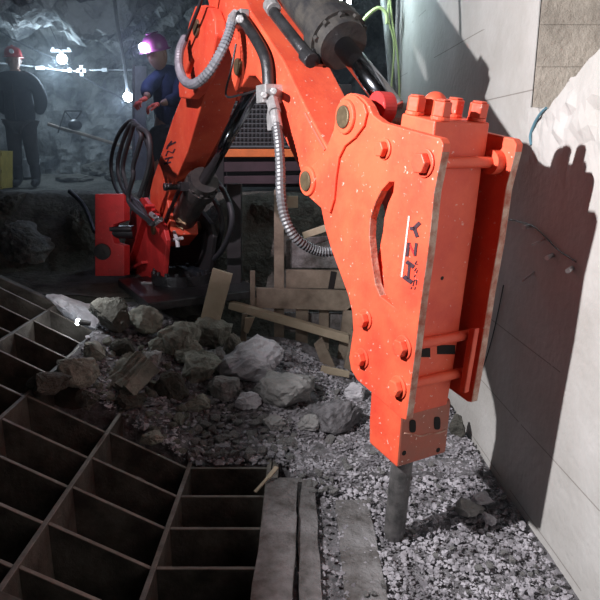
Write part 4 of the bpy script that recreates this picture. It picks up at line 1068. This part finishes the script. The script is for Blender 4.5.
for a in (ankL, ankR):
    bm = skin_mesh([(a+V((0, 0, .18)), .075), (a, .06), (a+V((0, -.02, -.02)), .055), (a+V((0, -.16, -.035)), .045)], [(0, 1), (1, 2), (2, 3)], 2)
    for v in bm.verts: v.co.z = max(v.co.z, a.z-0.085)
    obj('boot', bm, 'boot', wk, smooth=True)
bm = hand(wr, (-.5, -.6, -.3), (0, 0, -1), 1.05, 0.8, 1); obj('glove', bm, 'glove', wk, smooth=True)
bm = hand(wr2, (-.8, -.4, -.2), (0, 0, -1), 1.05, 0.8, -1); obj('glove', bm, 'glove', wk, smooth=True)
hel2 = obj('helmet', helmet_bm(hd, HR2, 1.0), 'helmet2', wk, smooth=True)
cl = hd+HR2 @ V((0, .135, .085)); bm = bmesh.new(); cyl(bm, cl, cl+HR2 @ V((0, .03, 0)), 0.034, n=20); obj('cap_lamp', bm, 'bulb_v', hel2)

# ------------------------------------------------------------------ lamps and cables
def bulb_lamp(px, py, Y, r, label, cap=True, m='bulb'):
    c = at_y(px, py, Y); t = thing('work_lamp', label, 'lamp', c)
    bm = bmesh.new(); bmesh.ops.create_uvsphere(bm, u_segments=20, v_segments=14, radius=r, matrix=Matrix.Translation(c)); obj('bulb', bm, m, t, smooth=True)
    bm = bmesh.new(); cyl(bm, c+V((0, 0, r*0.85)), c+V((0, 0, r*0.85+0.05)), r*0.5, r*0.4, 16)
    if cap: box(bm, c+V((0, 0, r+0.04)), (0.26, 0.03, 0.025)); box(bm, c+V((-.10, 0, r+0.06)), (0.03, 0.03, 0.03)); box(bm, c+V((.10, 0, r+0.06)), (0.03, 0.03, 0.03))
    obj('socket', bm, 'white', t)
    return c
c1 = bulb_lamp(62, 59, 8.3, 0.062, 'bright bulb lamp hanging from cords right of the standing person')
bm = bmesh.new(); tube(bm, [c1+V((0, 0, .10)), c1+V((-.08, 0, .3)), c1+V((-.2, .0, .62)), c1+V((-.24, 0, 1.0))], .006, 6); tube(bm, [c1+V((.02, 0, .10)), c1+V((.03, 0, .4)), c1+V((.02, 0, 1.0))], .005, 6)
solo('lamp_cord', bm, 'hose_dark', 'pair of thin cords holding the bright bulb lamp from the roof', 'cord')
c2 = bulb_lamp(128, 97, 6.9, 0.050, 'small lamp shining low behind the hose bundle, left of the bending worker', cap=False)
bm = bmesh.new(); tube(bm, [c2+V((0, 0, .09)), at_y(124, 60, 6.9), at_y(118, 30, 6.9), at_y(113, -10, 6.9), at_y(112, -30, 6.9)], .02, 8, curve=False)
solo('conduit_pipe', bm, 'pipe', 'thin pipe running from the roof down to the small low lamp', 'pipe')
c3 = bulb_lamp(343, 2, 4.55, 0.055, 'glaring cyan white work lamp at the top edge above the tilt cylinder', cap=False)
bm = bmesh.new(); tube(bm, [c3+V((0, 0, .08)), c3+V((0.01, 0, .3)), c3+V((0, 0, .8))], .008, 6); solo('lamp_cord', bm, 'hose_dark', 'cord from the roof to the cyan white work lamp', 'cord')
# string cable with joints
bm = bmesh.new(); tube(bm, [at_y(x, y, 8.5) for x, y in ((-20, 62), (10, 64), (36, 67), (70, 71), (100, 70), (132, 70))], .010, 8)
sc_ = solo('string_cable', bm, 'white', 'whitish cable strung level behind the bulb lamp', 'cable')
WORLD[sc_.name] = sc_.location.copy()
for x, y, l in ((40, 68, .10), (70, 70.5, .05), (82, 71, .12), (105, 70, .07)):
    bm = bmesh.new(); c_ = at_y(x, y, 8.48); box(bm, c_, (l*1.1, .05, .05)); 
    if l > .1: box(bm, c_, (.05, .05, .14))
    obj('cable_joint', bm, 'white', sc_, bevel=.006)
bm = bmesh.new(); tube(bm, [at_y(-10, 24, 8.6), at_y(8, 36, 8.6), at_y(22, 44, 8.6), at_y(60, 62, 8.6), at_y(92, 82, 8.6), at_y(125, 100, 8.6)], .012, 6); solo('power_cable', bm, 'hose_dark', 'black cable sagging across the back wall behind the standing person', 'cable')
# small floor lamp shining on a pale rock
c4 = on_surface(79, 324, lambda x, y: base_z(x)+0.02) ; c4 = V((-1.17, 3.15, 0.0)); c4 = at_y(79, 322, 3.15)
fp = thing('torch', 'small lit torch lying on the bars, shining on the pale sloping rock', 'torch', c4)
bm = bmesh.new(); cyl(bm, c4, c4+V((.06, .01, -.012)), 0.016, 0.013, 16); obj('torch_body', bm, 'black_paint', fp)
bm = bmesh.new(); cyl(bm, c4+V((-.012, 0, .002)), c4, 0.018, 0.018, 16); obj('lens', bm, 'bulb', fp)
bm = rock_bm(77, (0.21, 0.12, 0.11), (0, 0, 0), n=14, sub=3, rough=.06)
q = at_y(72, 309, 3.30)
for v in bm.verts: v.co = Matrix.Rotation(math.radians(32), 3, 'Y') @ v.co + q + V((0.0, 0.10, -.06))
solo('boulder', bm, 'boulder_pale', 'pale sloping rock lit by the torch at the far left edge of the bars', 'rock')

# drift furniture
yb0 = thing('crate', 'yellow crate standing left of the person at the picture edge', 'crate', at_y(3, 190, 7.2))
yb([(-22, 150), (1, 151), (1, 189), (-22, 190)], 7.2, 0.30, 'yellow', 'body', yb0)
for y in (152, 169, 186):
    yb([(-23, y), (2, y+.5), (2, y+4), (-23, y+3.5)], 7.185, 0.012, 'yellow', 'slat', yb0)
wb = thing('bucket', 'white bucket behind the legs of the standing person', 'bucket', at_y(32, 176, 8.4))
bm = bmesh.new(); a = at_y(32, 177, 8.4); ringed(bm, a, a+V((0, 0, .24)), [(0, .10), (0.96, .125), (0.96, .133), (1, .133)], 28); obj('pail', bm, 'white', wb)
# tripod hanger with black pot
hz = thing('hanging_pot', 'small black pot hung on a wire triangle from the bar by the back wall', 'pot', at_y(75, 128, 7.8))
bm = bmesh.new(); c_ = at_y(75, 125, 7.8); bmesh.ops.create_uvsphere(bm, u_segments=20, v_segments=12, radius=.085, matrix=Matrix.Translation(c_) @ Matrix.Scale(.8, 4, (0, 0, 1))); obj('pot', bm, 'boot', hz, smooth=True)
bm = bmesh.new(); L_ = [at_y(65, 111, 7.8), at_y(82, 111, 7.8), at_y(74, 122, 7.8)]; 
for i in range(3): cyl(bm, L_[i], L_[(i+1) % 3], .008, n=6)
cyl(bm, at_y(65, 111, 7.8), at_y(58, 133, 7.8), .008, n=6); obj('wire_frame', bm, 'dark_steel', hz)
bm = bmesh.new(); tube(bm, [at_y(48, 124, 7.9), at_y(66, 130, 7.9), at_y(82, 134, 7.9), at_y(115, 144, 7.9), at_y(140, 150, 7.9)], .022, 8); solo('rusty_bar', bm, 'wood', 'long thin bar lying level along the back wall below the pot', 'bar')
pn = thing('door_panel', 'pale narrow sheet panel standing behind the bending worker', 'panel', at_y(140, 128, 6.3))
yb([(134, 66), (146, 66), (146, 122), (147, 180), (134, 180)], 6.3, .03, 'white', 'sheet', pn)
yb([(132, 64), (134.5, 64), (134.5, 180), (132, 180)], 6.28, .05, 'zinc', 'frame', pn)
# heaps on the bank top
for k, (px, py, w_, h_, lab) in enumerate(((95, 168, 34, 20, 'dark rock lump on the bank behind the hose bundle'), (70, 178, 36, 12, 'low rubble lump on the bank right of the person'), (118, 176, 30, 16, 'rock lump on the bank left of the boom'), (265, 210, 30, 40, 'rough grey rock face block between black post and crib'), (25, 240, 70, 60, 'large dark rock bulging from the bank at far left'), (75, 232, 50, 46, 'dark cracked rock in the bank left of the red bracket'), (10, 205, 44, 26, 'dark rock bulge at the top left of the bank'))):
    P = on_surface(px, py+h_*.4, bank, 3.7, 11); dep = P.y*CP+(CAMH-P.z)*SP; a = w_/600*dep/2; c = h_/600*dep/2
    solo('rock_lump', rock_bm(500+k, (a*1.1, a*.8, c*1.15), (P.x, P.y+a*.5, P.z+c*.5), n=16, sub=3, rough=.09), 'rock_w' if k == 4 else 'rock_d', lab, 'rock')
bm = bmesh.new(); tube(bm, [at_y(75, 190, 4.9)+V((0, -.12, .0)), at_y(84, 206, 4.7), at_y(95, 232, 4.42)], .018, 8); solo('bent_bar', bm, 'dark_steel', 'thin bar leaning down the bank beside the red bracket', 'bar')

# pipes and wires near the wall end
bm = bmesh.new(); tube(bm, [at_y(x, y, 4.75) for x, y in ((380, -25), (386, 15), (390, 60), (393, 110), (396, 200))], .028, 12); solo('standpipe', bm, 'pipe', 'grey vertical pipe at the far end of the concrete wall', 'pipe')
bm = bmesh.new(); tube(bm, [at_y(x, y, 4.6) for x, y in ((346, 33), (356, 30), (366, 17), (378, 8), (386, 13), (387, 24))], .013, 8); solo('green_hose', bm, 'greenhose', 'yellow green hose looping to the vertical grey pipe', 'hose')
bm = bmesh.new(); tube(bm, [at_y(x, y, 4.66) for x, y in ((388, -20), (392, 20), (398, 60), (400, 110))], .008, 6); tube(bm, [at_y(x, y, 4.66) for x, y in ((392, -20), (388, 15), (394, 45), (391, 90))], .007, 6)
solo('wire_bundle', bm, 'greenhose', 'thin wires hanging beside the vertical grey pipe', 'wires')
# loop of wire and cable on the wall
def wallpt(x, y, off=0.01): q = at_wall(x, y); return q+V((-off, 0, 0))
bm = bmesh.new(); tube(bm, [wallpt(x, y) for x, y in ((549, 108), (543, 114), (537, 124), (533, 136), (534, 145))], .005, 6); solo('cable_end', bm, 'blue_wire', 'short blue cable end hanging out of the concrete below the niche', 'cable')
bm = bmesh.new(); tube(bm, [wallpt(x, y, .006) for x, y in ((508, 219), (522, 222), (536, 227), (548, 238), (560, 250), (578, 262))], .0022, 6); solo('tie_wire', bm, 'dark_steel', 'thin wire running slantwise over the shadowed concrete', 'wire')
bm = bmesh.new(); tube(bm, [wallpt(x, y, .006) for x, y in ((505, 285), (500, 310), (493, 340), (485, 366), (480, 374))], .0022, 6); solo('tie_wire', bm, 'dark_steel', 'thin wire hanging beside the lower end of the far side plate', 'wire')
for k, (x, y, dx, dy, lab) in enumerate(((529, 226, 9, 1.5, 'uppermost pale peg'), (544, 239, 2, 6, 'tiny upright pale peg'), (553, 255, 9, 3, 'middle pale peg'), (572, 268, 12, 3, 'longest pale peg at the shadow edge'), (534, 272, 1.6, 9, 'thin low pale peg'))):
    a = wallpt(x, y, .0); b = wallpt(x+dx, y+dy, .05); bm = bmesh.new(); cyl(bm, a, b, .0075 if dx > 3 else .004, n=10)
    solo('wall_peg', bm, 'white', lab + ' set in the shadowed concrete right of the hammer', 'peg', 'pegs in the wall')
# wire loop standing above the tilt cylinder: throws the loop shadow on the wall
bm = bmesh.new(); tube(bm, [apt(300, -20, .28), apt(304, -60, .28), apt(318, -95, .28), apt(334, -80, .28), apt(342, -30, .28), apt(345, 15, .28)], .009, 8)
obj('hose_arch', bm, 'hose_dark', tilt)
